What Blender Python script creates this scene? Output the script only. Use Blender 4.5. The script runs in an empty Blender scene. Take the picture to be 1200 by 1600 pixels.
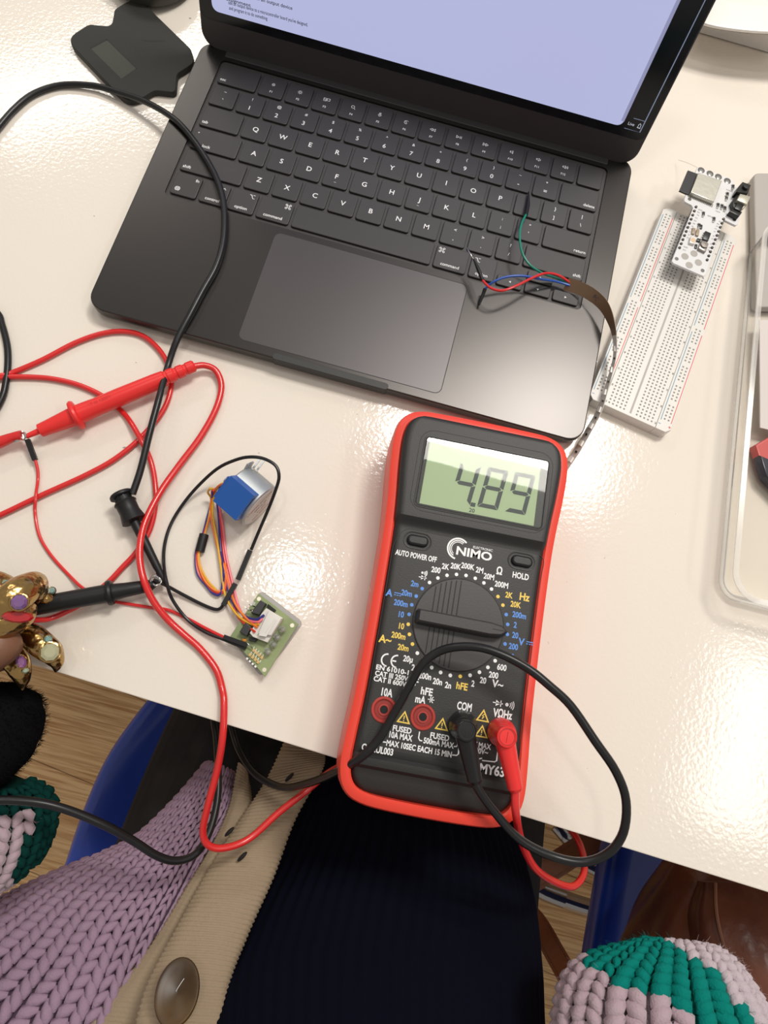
import bpy, math, random
from mathutils import Vector, Matrix
random.seed(7)
S = bpy.context.scene
COL = S.collection
PI = math.pi
V = Vector

# ------------------------------------------------------------------ camera
CR = [[0.9646050045502993, 0.2493209403282401, 0.08588512042466517],
      [0.2632816841600838, -0.9288837312631477, -0.26049523715508116],
      [0.014830373641515043, 0.2738869885710058, -0.9616475328877825]]
CC = V((201.161, -176.271, 365.935))          # millimetres, table top is z = 0
FPX = 1000.0
cam_data = bpy.data.cameras.new('camera')
cam = bpy.data.objects.new('camera', cam_data); COL.objects.link(cam)
cam_data.sensor_fit = 'VERTICAL'; cam_data.sensor_height = 24.0
cam_data.lens = FPX / 1600.0 * 24.0
cam_data.clip_start = 0.01; cam_data.clip_end = 50
r0, r1, r2 = V(CR[0]), -V(CR[1]), -V(CR[2])
mw = Matrix(((r0.x, r1.x, r2.x, CC.x/1000), (r0.y, r1.y, r2.y, CC.y/1000), (r0.z, r1.z, r2.z, CC.z/1000), (0, 0, 0, 1)))
cam.matrix_world = mw
S.camera = cam

# ------------------------------------------------------------------ light
S.view_settings.view_transform = 'Standard'; S.view_settings.look = 'None'
S.view_settings.gamma = 1; S.view_settings.use_curve_mapping = False
S.view_settings.exposure = -0.07
w = bpy.data.worlds.new('World'); S.world = w; w.use_nodes = True
w.node_tree.nodes['Background'].inputs[0].default_value = (1.0, 0.93, 0.86, 1)
w.node_tree.nodes['Background'].inputs[1].default_value = 0.43

def lamp(name, loc, sx, sy, rad, rot=0.0, shape='RECTANGLE', color=(1, .95, .88)):
    l = bpy.data.lights.new(name, 'AREA'); l.shape = shape; l.size = sx; l.size_y = sy
    area = sx*sy*(PI/4 if shape in ('DISK', 'ELLIPSE') else 1)
    l.energy = rad*PI*area; l.color = color
    o = bpy.data.objects.new(name, l); COL.objects.link(o); o.location = loc; o.rotation_euler = (0, 0, rot)
    o['kind'] = 'structure'
    return o
lamp('ceiling_light', (-1.45, 2.13, 2.0), 1.15, .40, 13, math.radians(38))
lamp('ceiling_light', (0.60, 0.875, 2.0), .90, .14, 42, math.radians(2))
lamp('ceiling_light', (0.60, 0.765, 2.0), .90, .09, 11, 0)
lamp('ceiling_light', (-0.03, 0.166, 2.0), .13, .13, 65, 0, 'DISK')
lamp('ceiling_light', (1.75, 0.02, 2.0), .32, .65, 11, math.radians(-8))
lamp('ceiling_light', (0.80, 1.12, 2.0), .42, .26, 62, 0)  # added lamp: its reflection gives the laptop deck its lower-right glare

# ------------------------------------------------------------------ pixel <-> place (used while surveying positions)
def ray(px, py):
    a, b = (px-600)/FPX, (py-800)/FPX
    return V((CR[0][0]*a+CR[1][0]*b+CR[2][0], CR[0][1]*a+CR[1][1]*b+CR[2][1], CR[0][2]*a+CR[1][2]*b+CR[2][2]))
def U(px, py, z=0.0):
    d = ray(px, py); return CC + d*((z-CC.z)/d.z)
def path(pts): return [U(*p) for p in pts]

# ------------------------------------------------------------------ materials
MATS = {}
def mat(name, col=(.5, .5, .5), rough=.5, metal=0.0, **k):
    if name in MATS: return MATS[name]
    m = bpy.data.materials.new(name); m.use_nodes = True; nt = m.node_tree
    b = nt.nodes['Principled BSDF']
    b.inputs['Base Color'].default_value = (*col, 1); b.inputs['Roughness'].default_value = rough
    b.inputs['Metallic'].default_value = metal
    if 'spec' in k: b.inputs['Specular IOR Level'].default_value = k['spec']
    if 'coat' in k: b.inputs['Coat Weight'].default_value = k['coat']; b.inputs['Coat Roughness'].default_value = k.get('coatr', .1)
    if 'sheen' in k: b.inputs['Sheen Weight'].default_value = k['sheen']
    if 'trans' in k: b.inputs['Transmission Weight'].default_value = k['trans']
    if 'sss' in k: b.inputs['Subsurface Weight'].default_value = k['sss']; b.inputs['Subsurface Scale'].default_value = .004
    if 'emit' in k: b.inputs['Emission Color'].default_value = (*k['emit'], 1); b.inputs['Emission Strength'].default_value = k.get('es', 1)
    tc = nt.nodes.new('ShaderNodeTexCoord')
    if 'bump' in k:   # (scale, strength, distance_mm)
        n = nt.nodes.new('ShaderNodeTexNoise'); n.inputs['Scale'].default_value = k['bump'][0]; n.inputs['Detail'].default_value = k.get('bdetail', 2)
        bp = nt.nodes.new('ShaderNodeBump'); bp.inputs['Strength'].default_value = k['bump'][1]; bp.inputs['Distance'].default_value = k['bump'][2]/1000
        nt.links.new(tc.outputs['Object'], n.inputs['Vector']); nt.links.new(n.outputs['Fac'], bp.inputs['Height']); nt.links.new(bp.outputs['Normal'], b.inputs['Normal'])
    if 'var' in k:    # (scale, other colour, lo, hi)
        n = nt.nodes.new('ShaderNodeTexNoise'); n.inputs['Scale'].default_value = k['var'][0]; n.inputs['Detail'].default_value = 4
        r = nt.nodes.new('ShaderNodeValToRGB'); r.color_ramp.elements[0].position = k['var'][2]; r.color_ramp.elements[1].position = k['var'][3]
        r.color_ramp.elements[0].color = (*col, 1); r.color_ramp.elements[1].color = (*k['var'][1], 1)
        nt.links.new(tc.outputs['Object'], n.inputs['Vector']); nt.links.new(n.outputs['Fac'], r.inputs['Fac']); nt.links.new(r.outputs['Color'], b.inputs['Base Color'])
    MATS[name] = m
    return m
def clear(name, tint, gloss, rough):
    if name in MATS: return MATS[name]
    m = bpy.data.materials.new(name); m.use_nodes = True; nt = m.node_tree; nt.nodes.clear()
    o = nt.nodes.new('ShaderNodeOutputMaterial'); t = nt.nodes.new('ShaderNodeBsdfTransparent'); g = nt.nodes.new('ShaderNodeBsdfGlossy')
    f = nt.nodes.new('ShaderNodeFresnel'); f.inputs[0].default_value = gloss; mx = nt.nodes.new('ShaderNodeMixShader')
    t.inputs[0].default_value = (*tint, 1); g.inputs['Roughness'].default_value = rough
    nt.links.new(f.outputs[0], mx.inputs[0]); nt.links.new(t.outputs[0], mx.inputs[1]); nt.links.new(g.outputs[0], mx.inputs[2]); nt.links.new(mx.outputs[0], o.inputs[0])
    MATS[name] = m
    return m

BLK = mat('black_plastic', (.010, .010, .011), .45, spec=.35, bump=(900, .15, .1))
SOFTBLK = mat('soft_black_rubber', (.010, .010, .011), .33, spec=.4)
METER = mat('meter_black', (.018, .0172, .017), .5, bump=(1400, .55, .12))
METERD = mat('meter_dark', (.022, .021, .021), .45, bump=(1400, .4, .1))
REDH = mat('red_rubber', (.80, .055, .03), .42, bump=(60, .15, .6), coat=.15, coatr=.3)
REDC = mat('red_cable', (.68, .022, .022), .3, coat=.3)
REDP = mat('red_plastic', (.80, .03, .028), .35, bump=(700, .1, .1))
REDD = mat('shaded_socket_red', (.30, .02, .015), .4)
WPRINT = mat('white_print', (.86, .87, .88), .5)
BPRINT = mat('blue_print', (.10, .28, .75), .5)
YPRINT = mat('yellow_print', (.85, .60, .10), .5)
HOLE = mat('hole_black', (.004, .004, .004), .7)
ALU = mat('anodised_charcoal', (.066, .062, .060), .30, .92, bump=(2500, .12, .03))
ALU2 = mat('anodised_trackpad', (.088, .082, .084), .36, .75)
KEYM = mat('key_black', (.030, .027, .028), .5, bump=(1500, .3, .05))
WELL = mat('keyboard_well', (.042, .038, .038), .55)
LEG = mat('key_legend_white', (.80, .80, .80), .6)
STEEL = mat('steel', (.62, .62, .60), .28, 1)
CHROME = mat('chrome', (.30, .30, .31), .16, 1)
GOLD = mat('gold', (.45, .29, .11), .22, 1, bump=(150, .9, 1.6))
LINE = mat('groove_line', (.006, .006, .006), .6)

# ------------------------------------------------------------------ mesh builder
def cr(pts, n):
    """Catmull-Rom through points (Vectors or tuples of Vectors/floats)"""
    out = []
    P = [pts[0]*2-pts[1]] + list(pts) + [pts[-1]*2-pts[-2]]
    for i in range(1, len(P)-2):
        for j in range(n):
            t = j/n; a, b, c, d = P[i-1], P[i], P[i+1], P[i+2]
            out.append(((b*2)+(c-a)*t+(a*2-b*5+c*4-d)*t*t+(b*3-a-c*3+d)*t*t*t)*0.5)
    out.append(pts[-1]*1.0)
    return out
def rrect(cx, cy, w, h, r, n=5):
    o = []
    for k, (sx, sy) in enumerate(((1, 1), (-1, 1), (-1, -1), (1, -1))):
        for j in range(n+1):
            a = PI/2*k + PI/2*j/n
            o.append((cx+sx*(w/2-r)+r*math.cos(a), cy+sy*(h/2-r)+r*math.sin(a)))
    return o
def circ(cx, cy, r, n=24, ry=None):
    ry = r if ry is None else ry
    return [(cx+r*math.cos(2*PI*i/n), cy+ry*math.sin(2*PI*i/n)) for i in range(n)]
def ccw(o):
    a = sum(o[i][0]*o[(i+1) % len(o)][1]-o[(i+1) % len(o)][0]*o[i][1] for i in range(len(o)))
    return o if a > 0 else o[::-1]
def inset(o, d):
    n = len(o); out = []
    for i in range(n):
        p, q, r = V(o[i-1]), V(o[i]), V(o[(i+1) % n])
        e1 = (q-p); e2 = (r-q)
        e1 = e1.normalized() if e1.length > 1e-9 else V((0, 0)); e2 = e2.normalized() if e2.length > 1e-9 else e1
        n1 = V((-e1.y, e1.x)); n2 = V((-e2.y, e2.x)); m = n1+n2
        if m.length < 1e-6: m = n1
        m.normalize(); c = max(.45, m.dot(n1) if n1.length else 1)
        out.append((q.x+m.x*d/c, q.y+m.y*d/c))
    return out
def roundpoly(o, r, n=4):
    o = ccw(o); m = len(o); out = []
    for i in range(m):
        p, q, s = V(o[i-1]), V(o[i]), V(o[(i+1) % m])
        rr = min(r, (p-q).length*.45, (s-q).length*.45)
        a = q+(p-q).normalized()*rr; b = q+(s-q).normalized()*rr
        for j in range(n+1):
            t = j/n; c = a*(1-t)**2+q*2*t*(1-t)+b*t*t; out.append((c.x, c.y))
    return out

class MB:
    def __init__(s): s.v = []; s.f = []; s.m = []; s.mi = 0
    def add(s, vs, fs):
        o = len(s.v); s.v += [V(x) for x in vs]; s.f += [tuple(i+o for i in f) for f in fs]; s.m += [s.mi]*len(fs); return s
    def loft(s, rings, closed=True, capa=True, capb=True):
        n = len(rings[0]); vs = [p for r in rings for p in r]; fs = []
        for i in range(len(rings)-1):
            for j in range(n if closed else n-1):
                k = (j+1) % n; fs.append((i*n+j, i*n+k, (i+1)*n+k, (i+1)*n+j))
        if capa: fs.append(tuple(range(n))[::-1])
        if capb: fs.append(tuple((len(rings)-1)*n+j for j in range(n)))
        return s.add(vs, fs)
    def slab(s, o, z0, z1, b=0.0, nb=3, bot=0.0):
        o = ccw(o); rings = []
        rings.append([(x, y, z0) for x, y in (inset(o, bot) if bot else o)])
        if bot: rings.append([(x, y, z0+bot) for x, y in o])
        if b > 0:
            for j in range(nb+1):
                a = PI/2*j/nb; rings.append([(x, y, z1-b+b*math.sin(a)) for x, y in inset(o, b*(1-math.cos(a)))])
        else: rings.append([(x, y, z1) for x, y in o])
        return s.loft(rings)
    def ring(s, oo, oi, z0, z1):
        return s.loft([[(x, y, z0) for x, y in oo], [(x, y, z1) for x, y in oo], [(x, y, z1) for x, y in oi], [(x, y, z0) for x, y in oi]], capa=False, capb=False)
    def box(s, c, d, rz=0.0, b=0.0):
        x, y, z = c; k = MB(); hw, hd = d[0]/2, d[1]/2
        k.slab([(-hw, -hd), (hw, -hd), (hw, hd), (-hw, hd)], -d[2]/2, d[2]/2, b, 2)
        M = Matrix.Translation(V(c)) @ Matrix.Rotation(rz, 4, 'Z'); return s.join(k, M)
    def obox(s, c, ex, ey, ez, b=0.0):
        """box with half vectors"""
        ex, ey, ez, c = V(ex), V(ey), V(ez), V(c); vs = []
        for k in (-1, 1):
            for (i, j) in ((-1, -1), (1, -1), (1, 1), (-1, 1)): vs.append(c+ex*i+ey*j+ez*k)
        return s.add(vs, [(3, 2, 1, 0), (4, 5, 6, 7), (0, 1, 5, 4), (1, 2, 6, 5), (2, 3, 7, 6), (3, 0, 4, 7)])
    def join(s, k, M=None, fn=None):
        o = len(s.v)
        for p in k.v:
            s.v.append(M @ p if M is not None else (fn(p) if fn else p.copy()))
        s.f += [tuple(i+o for i in f) for f in k.f]; s.m += [x+s.mi for x in k.m]; return s
    def tube(s, P, r, n=10, caps=True, sm=0, flat=None):
        P = [V(p) for p in P]
        if sm:
            if isinstance(r, (list, tuple)):
                rr = []
                for i in range(len(r)-1):
                    for j in range(sm): rr.append(r[i]+(r[i+1]-r[i])*j/sm)
                r = rr+[r[-1]]
            P = cr(P, sm)
        rings = []; t0 = (P[1]-P[0]).normalized(); u = t0.orthogonal().normalized()
        for i, p in enumerate(P):
            t = (P[min(i+1, len(P)-1)]-P[max(i-1, 0)]).normalized()
            u = (u-t*u.dot(t)); u = u.normalized() if u.length > 1e-6 else t.orthogonal().normalized()
            v = t.cross(u); q = r[i] if isinstance(r, (list, tuple)) else r
            rings.append([p+u*(q*math.cos(2*PI*j/n))+v*(q*math.sin(2*PI*j/n)) for j in range(n)])
        return s.loft(rings, capa=caps, capb=caps)
    def lathe(s, prof, o=(0, 0, 0), ax=(0, 0, 1), n=24, ref=None, sy=1.0):
        ax = V(ax).normalized(); o = V(o); u = V(ref) if ref else ax.orthogonal(); u = (u-ax*u.dot(ax)).normalized(); v = ax.cross(u)
        return s.loft([[o+ax*h+u*(r*math.cos(2*PI*j/n))+v*(r*sy*math.sin(2*PI*j/n)) for j in range(n)] for r, h in prof])
    def ball(s, c, rx, ry=None, rz=None, n=16, M=None):
        ry = ry or rx; rz = rz or rx; c = V(c); k = n//2
        rings = []
        for i in range(k+1):
            a = -PI/2+PI*i/k; q = max(math.cos(a), .02)
            ring = [V((rx*q*math.cos(2*PI*j/n), ry*q*math.sin(2*PI*j/n), rz*math.sin(a))) for j in range(n)]
            rings.append([c+(M @ p if M else p) for p in ring])
        return s.loft(rings)
    def strokes(s, lines, wd, z=0.0):
        for L in lines:
            L = [V((a, b)) for a, b in L]; n = len(L); l = []; r = []
            for i, p in enumerate(L):
                d = L[min(i+1, n-1)]-L[max(i-1, 0)]
                if d.length < 1e-6: d = V((1, 0))
                d.normalize(); q = V((-d.y, d.x))*wd/2
                if 0 < i < n-1:
                    d1 = (L[i]-L[i-1]).normalized(); c = max(.5, V((-d.y, d.x)).dot(V((-d1.y, d1.x)))); q = q/c
                l.append((p.x+q.x, p.y+q.y, z)); r.append((p.x-q.x, p.y-q.y, z))
            s.add(l+r, [(i, n+i, n+i+1, i+1) for i in range(n-1)])
        return s
    def poly(s, pts, z=0.0):
        return s.add([(x, y, z) for x, y in pts], [tuple(range(len(pts)))])
    def build(s, name, mats, parent=None, smooth=True, auto=32, allsm=False, flatz=False):
        me = bpy.data.meshes.new(name); org = V((0, 0, 0))
        if parent is not None:
            q = parent
            while q is not None: org += q.location*1000; q = q.parent
        me.from_pydata([tuple((p-org)*.001) for p in s.v], [], s.f)
        if not isinstance(mats, (list, tuple)): mats = [mats]
        for m in mats: me.materials.append(m)
        me.polygons.foreach_set('material_index', [min(i, len(mats)-1) for i in s.m])
        if smooth:
            try: me.set_sharp_from_angle(angle=math.radians(auto))
            except Exception: pass
            me.polygons.foreach_set('use_smooth', [allsm or (len(p.vertices) <= 4 and p.area < 1e-4 and not (flatz and abs(p.normal.z) > .9999)) for p in me.polygons])
        me.update()
        o = bpy.data.objects.new(name, me); COL.objects.link(o)
        if parent is not None: o.parent = parent
        return o

def tag(o, label, cat, group=None):
    o['label'] = label; o['category'] = cat
    if group: o['group'] = group
    return o
def thing(name, label, cat, loc, group=None):
    o = bpy.data.objects.new(name, None); COL.objects.link(o); o.location = V(loc)*.001; o.empty_display_size = .01
    return tag(o, label, cat, group)
def struct(o): o['kind'] = 'structure'; return o

# text -> flat faces in a builder; fn maps (x, y, 0) in millimetres to place
_tc = {}
def text_mesh(t, bold):
    k = (t, bold)
    if k not in _tc:
        cu = bpy.data.curves.new('t', 'FONT'); cu.body = t; cu.size = 1; cu.resolution_u = 3; cu.offset = bold
        o = bpy.data.objects.new('t', cu); me = bpy.data.meshes.new_from_object(o)
        vs = [v.co.copy() for v in me.vertices]; fs = [tuple(p.vertices) for p in me.polygons]
        bpy.data.objects.remove(o); bpy.data.curves.remove(cu); bpy.data.meshes.remove(me)
        _tc[k] = (vs, fs)
    return _tc[k]
def text(mb, t, x, y, h, fn, al='c', xs=1.0, bold=0.0, rot=0.0, z=0.0, skew=0.0):
    """h = cap height"""
    vs, fs = text_mesh(t, bold)
    if not vs: return
    sc = h/.72; x0 = min(v.x for v in vs); x1 = max(v.x for v in vs)
    ox = {'c': (x0+x1)/2, 'l': x0, 'r': x1}[al]; c, s_ = math.cos(rot), math.sin(rot); out = []
    for v in vs:
        a = (v.x-ox)*sc*xs+v.y*sc*skew; b = v.y*sc-h/2
        out.append(fn(V((x+a*c-b*s_, y+a*s_+b*c, z))))
    mb.add(out, fs)

# ------------------------------------------------------------------ the room's floor and the table
def floor_material():
    m = bpy.data.materials.new('oak_floor'); m.use_nodes = True; nt = m.node_tree; b = nt.nodes['Principled BSDF']; N = nt.nodes.new; Lk = nt.links.new
    b.inputs['Roughness'].default_value = .45
    tc = N('ShaderNodeTexCoord'); mp = N('ShaderNodeMapping'); mp.inputs['Scale'].default_value = (5, 130, 1); mp.inputs['Rotation'].default_value = (0, 0, .12)
    n = N('ShaderNodeTexNoise'); n.inputs['Scale'].default_value = 2.2; n.inputs['Detail'].default_value = 7; n.inputs['Distortion'].default_value = .6
    r = N('ShaderNodeValToRGB'); e = r.color_ramp.elements; e[0].position = .3; e[0].color = (.56, .27, .085, 1); e[1].position = .62; e[1].color = (.98, .66, .32, 1)
    mp2 = N('ShaderNodeMapping'); mp2.inputs['Rotation'].default_value = (0, 0, .12); br = N('ShaderNodeTexBrick')
    br.inputs['Color1'].default_value = (1, 1, 1, 1); br.inputs['Color2'].default_value = (.8, .8, .8, 1); br.inputs['Mortar'].default_value = (.35, .3, .25, 1)
    br.inputs['Scale'].default_value = 1; br.inputs['Mortar Size'].default_value = .0008; br.inputs['Brick Width'].default_value = .42; br.inputs['Row Height'].default_value = .14
    mx = N('ShaderNodeMix'); mx.data_type = 'RGBA'; mx.blend_type = 'MULTIPLY'; mx.inputs[0].default_value = 1
    Lk(tc.outputs['Object'], mp.inputs[0]); Lk(mp.outputs[0], n.inputs['Vector']); Lk(n.outputs['Fac'], r.inputs[0])
    Lk(tc.outputs['Object'], mp2.inputs[0]); Lk(mp2.outputs[0], br.inputs['Vector'])
    Lk(r.outputs[0], mx.inputs[6]); Lk(br.outputs['Color'], mx.inputs[7]); Lk(mx.outputs[2], b.inputs['Base Color'])
    return m
fl = MB(); fl.box((0, 0, -745), (6000, 6000, 10)); struct(fl.build('floor', floor_material(), smooth=False))

def table_material():
    m = bpy.data.materials.new('glossy_white_laminate'); m.use_nodes = True; nt = m.node_tree; b = nt.nodes['Principled BSDF']; N = nt.nodes.new; Lk = nt.links.new
    b.inputs['Base Color'].default_value = (.81, .75, .67, 1); b.inputs['Roughness'].default_value = .10; b.inputs['Specular IOR Level'].default_value = .5
    tc = N('ShaderNodeTexCoord'); n = N('ShaderNodeTexNoise'); n.inputs['Scale'].default_value = 420; n.inputs['Detail'].default_value = 1.5
    bp = N('ShaderNodeBump'); bp.inputs['Strength'].default_value = .23; bp.inputs['Distance'].default_value = .0004
    Lk(tc.outputs['Object'], n.inputs['Vector']); Lk(n.outputs['Fac'], bp.inputs['Height']); Lk(bp.outputs[0], b.inputs['Normal'])
    # scuffs: small grey specks
    v = N('ShaderNodeTexNoise'); v.inputs['Scale'].default_value = 150; v.inputs['Detail'].default_value = 8; r = N('ShaderNodeValToRGB')
    e = r.color_ramp.elements; e[0].position = .245; e[0].color = (.35, .31, .29, 1); e[1].position = .27; e[1].color = (.81, .75, .67, 1)
    Lk(tc.outputs['Object'], v.inputs['Vector']); Lk(v.outputs['Fac'], r.inputs[0]); Lk(r.outputs[0], b.inputs['Base Color'])
    return m
TB = thing('work_table', 'glossy white work table with a thin dark edge and scuffed top', 'table', (200, 300, -740))
tilt = (-221.3+204.9)/(459-49.8)
def tedge(x): return -206.3+(x-80)*tilt*.93
o = [(-620, tedge(-620)), (1300, tedge(1300)), (1300, 900), (-620, 900)]
mb = MB(); mb.slab(o, -2, 0, .6, 2); mb.build('tabletop', table_material(), TB)
mb = MB(); mb.slab(inset(ccw(o), .4), -24, -2.01); mb.build('edge_band', mat('table_edge', (.42, .34, .26), .5), TB)
for (x, y) in ((-560, -120), (1240, -150), (-560, 840), (1240, 840)):
    mb = MB(); mb.tube([(x, y, -740), (x, y, -24)], 20, 16); mb.build('leg', CHROME, TB)

# ------------------------------------------------------------------ laptop
LP = thing('laptop', 'dark grey laptop, open, with a pale blue page on its screen', 'laptop', (156, 110, 0))
LW, LH, LT = 312.6, 221.2, 11.5
base = rrect(LW/2, LH/2, LW, LH, 11, 8)
well = rrect(156.4, 149.6, 279, 118, 3.5, 8)
mb = MB()
rings = [[(x, y, z) for x, y in inset(base, d)] for d, z in ((5, .8), (2, 1.6), (.6, 3.5), (0, 6), (0, 10.9), (.25, 11.35), (.7, 11.5))]
rings += [[(x, y, 11.5) for x, y in well], [(x, y, 10.2) for x, y in well]]
mb.loft(rings, capb=False); mb.build('deck', ALU, LP, flatz=True)
mb = MB(); mb.poly(well, 10.2); mb.build('keyboard_well', WELL, LP, False)
for x, y in ((25, 25), (287, 25), (25, 196), (287, 196)):
    mb = MB(); mb.lathe([(8, 0), (8, .9)], (x, y, 0)); mb.build('rubber_foot', BLK, LP)
tp = rrect(157, 46.2, 128.6, 80.6, 4.5, 6)
mb = MB(); mb.ring(tp, inset(tp, .45), 11.4, 11.54); gap = mb.build('trackpad_gap', LINE, LP)
mb = MB(); mb.slab(inset(tp, .45), 11.3, 11.52); mb.build('trackpad', ALU2, LP)
mb = MB(); mb.slab(rrect(153, 1.6, 73, 4.6, 2.2, 6), 5, 11.58, .3); mb.build('thumb_notch', mat('notch', (.02, .02, .02), .5), LP)
mb = MB(); mb.slab(rrect(156.3, 217.5, 277, 12, 1, 3), 9.5, 11.9, .4); mb.build('hinge_cover', mat('hinge', (.028, .026, .028), .5), LP)

KX, KY, KP, KR = 18.69, 159.09, 19.0, 19.07
idf = lambda p: p
def sun(cx, cy, r):
    L = [[(cx+r*.5*math.cos(a*PI/4), cy+r*.5*math.sin(a*PI/4)) for a in range(9)]]
    for k in range(8):
        a = k*PI/4; L.append([(cx+r*.75*math.cos(a), cy+r*.75*math.sin(a)), (cx+r*math.cos(a), cy+r*math.sin(a))])
    return L
def arc(cx, cy, r, a0, a1, n=10): return [(cx+r*math.cos(a0+(a1-a0)*i/n), cy+r*math.sin(a0+(a1-a0)*i/n)) for i in range(n+1)]
def icon(kind, x, y):
    T = {'sun1': sun(x, y, 1.0), 'sun2': sun(x, y, 1.3),
         'mission': [[(x-1.6, y-.9), (x-.2, y-.9), (x-.2, y+.9), (x-1.6, y+.9), (x-1.6, y-.9)], [(x-1.6, y), (x-.2, y)], [(x+.2, y-.5), (x+1.7, y-.5), (x+1.7, y+.9), (x+.2, y+.9), (x+.2, y-.5)]],
         'search': [arc(x-.2, y+.2, .85, 0, 2*PI, 14), [(x+.4, y-.4), (x+1.2, y-1.2)]],
         'mic': [[(x-.35, y+1.2), (x+.35, y+1.2), (x+.35, y), (x-.35, y), (x-.35, y+1.2)], arc(x, y, .8, PI, 2*PI), [(x, y-.8), (x, y-1.3)]],
         'moon': [arc(x, y, 1.1, .6, 5.2, 14), arc(x+.6, y+.4, .9, 2.0, 4.6, 8)],
         'rew': [[(x, y), (x+1.4, y+.8), (x+1.4, y-.8), (x, y)], [(x-1.5, y), (x-.1, y+.8), (x-.1, y-.8), (x-1.5, y)]],
         'play': [[(x-1.5, y-.8), (x-1.5, y+.8), (x-.1, y), (x-1.5, y-.8)], [(x+.5, y-.8), (x+.5, y+.8)], [(x+1.2, y-.8), (x+1.2, y+.8)]],
         'ff': [[(x, y), (x-1.4, y+.8), (x-1.4, y-.8), (x, y)], [(x+1.5, y), (x+.1, y+.8), (x+.1, y-.8), (x+1.5, y)]],
         'mute': [[(x-1, y-.4), (x-.4, y-.4), (x+.4, y-1), (x+.4, y+1), (x-.4, y+.4), (x-1, y+.4), (x-1, y-.4)]],
         'cmd': [[(x-.55, y-.55), (x+.55, y-.55), (x+.55, y+.55), (x-.55, y+.55), (x-.55, y-.55)]]+[arc(x+a*.95, y+b*.95, .45, 0, 2*PI, 10) for a in (-1, 1) for b in (-1, 1)],
         'opt': [[(x-1.4, y+1), (x-.5, y+1), (x+.5, y-1), (x+1.4, y-1)], [(x+.3, y+1), (x+1.4, y+1)]],
         'ctrl': [[(x-.8, y-.3), (x, y+.6), (x+.8, y-.3)]],
         'globe': [arc(x, y, 1.2, 0, 2*PI, 16), [(x, y-1.2), (x, y+1.2)], [(x-1.2, y), (x+1.2, y)], [(x+.6*math.cos(t*.4), y+1.2*math.sin(t*.4)) for t in range(17)]],
         'L': [[(x+.8, y-.8), (x+.8, y+.8), (x-.6, y), (x+.8, y-.8)]], 'R': [[(x-.8, y-.8), (x-.8, y+.8), (x+.6, y), (x-.8, y-.8)]],
         'D': [[(x-.8, y+.6), (x+.8, y+.6), (x, y-.7), (x-.8, y+.6)]], 'U': [[(x-.8, y-.6), (x+.8, y-.6), (x, y+.7), (x-.8, y-.6)]]}
    T['vol1'] = T['mute']+[arc(x+.4, y, .8, -.7, .7, 5)]
    T['vol2'] = T['mute']+[arc(x+.4, y, .8, -.7, .7, 5), arc(x+.4, y, 1.4, -.7, .7, 6)]
    return T[kind]
def key(x0, yc, wu, items, hh=17.3, yo=0.0):
    cx = x0+wu*KP/2; wd = wu*KP-1.9
    m = MB(); m.slab(rrect(cx, yc+yo, wd, hh, 1.7, 4), 10.25, 11.75, .45, 2)
    k = m.build('key', KEYM, LP)
    g = MB(); L, Rr, T, B = cx-wd/2+1.6, cx+wd/2-1.6, yc+5.2, yc-5.2
    for it in items:
        if it[0] == 'icon': g.strokes([[((a-cx-it[2])*1.3+cx+it[2], (b-yc-it[3])*1.3+yc+it[3]) for a, b in l_] for l_ in icon(it[1], cx+it[2], yc+it[3])], .36, 11.79)
        elif it[0] == 'bl': text(g, it[1], L, B, 2.3, idf, 'l', z=11.79, bold=.012)
        elif it[0] == 'br': text(g, it[1], Rr, B, 2.3, idf, 'r', z=11.79, bold=.012)
        elif it[0] == 'tr': text(g, it[1], Rr, T, 2.3, idf, 'r', z=11.79, bold=.012)
        elif it[0] == 'bc': text(g, it[1], cx, B, 2.3, idf, 'c', z=11.79, bold=.012)
        else: text(g, it[0], cx+it[1], yc+it[2], it[3], idf, 'c', z=11.79, bold=.012)
    if g.v: g.build('key_legend', LEG, k, False)
def row(yc, keys):
    x = KX
    for wu, items in keys:
        if wu < 0: x += -wu*KP; continue
        key(x, yc, wu, items); x += wu*KP
fi = ['sun1', 'sun2', 'mission', 'search', 'mic', 'moon', 'rew', 'play', 'ff', 'mute', 'vol1', 'vol2']
row(KY+2*KR, [(1.5, [('bl', 'esc')])]+[(1, [('icon', fi[i], 0, 2.0), ('F%d' % (i+1), 0, -4.2, 1.7)]) for i in range(12)]+[(1, [])])
up = '~!@#$%^&*()_+'; lo = '`1234567890-='
row(KY+KR, [(1, [(up[i] if up[i] != '_' else '\u2013', 0, 4.1, 2.2), (lo[i], 0, -3.3, 3.4)]) for i in range(13)]+[(1.5, [('br', 'delete')])])
row(KY, [(1.5, [('bl', 'tab')])]+[(1, [(c, 0, 0, 3.7)]) for c in 'QWERTYUIOP']+[(1, [(a, 0, 3.6, 2.6), (b, 0, -3.4, 2.6)]) for a, b in ('{[', '}]', '|\\')])
row(KY-KR, [(1.75, [('\u2022', -13, 4.2, 2.2), ('bl', 'caps lock')])]+[(1, [(c, 0, 0, 3.7)]+([('_', 0, -3.6, 2)] if c in 'FJ' else [])) for c in 'ASDFGHJKL']+[(1, [(':', 0, 3.4, 2.4), (';', 0, -3.2, 2.4)]), (1, [('"', 0, 3.6, 2.6), ("'", 0, -2.4, 2.6)]), (1.75, [('br', 'return')])])
row(KY-2*KR, [(2.25, [('bl', 'shift')])]+[(1, [(c, 0, 0, 3.7)]) for c in 'ZXCVBNM']+[(1, [(a, 0, 3.6, 2.4), (b, 0, -3.4, 2.4)]) for a, b in ('<,', '>.', '?/')]+[(2.25, [('br', 'shift')])])
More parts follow.
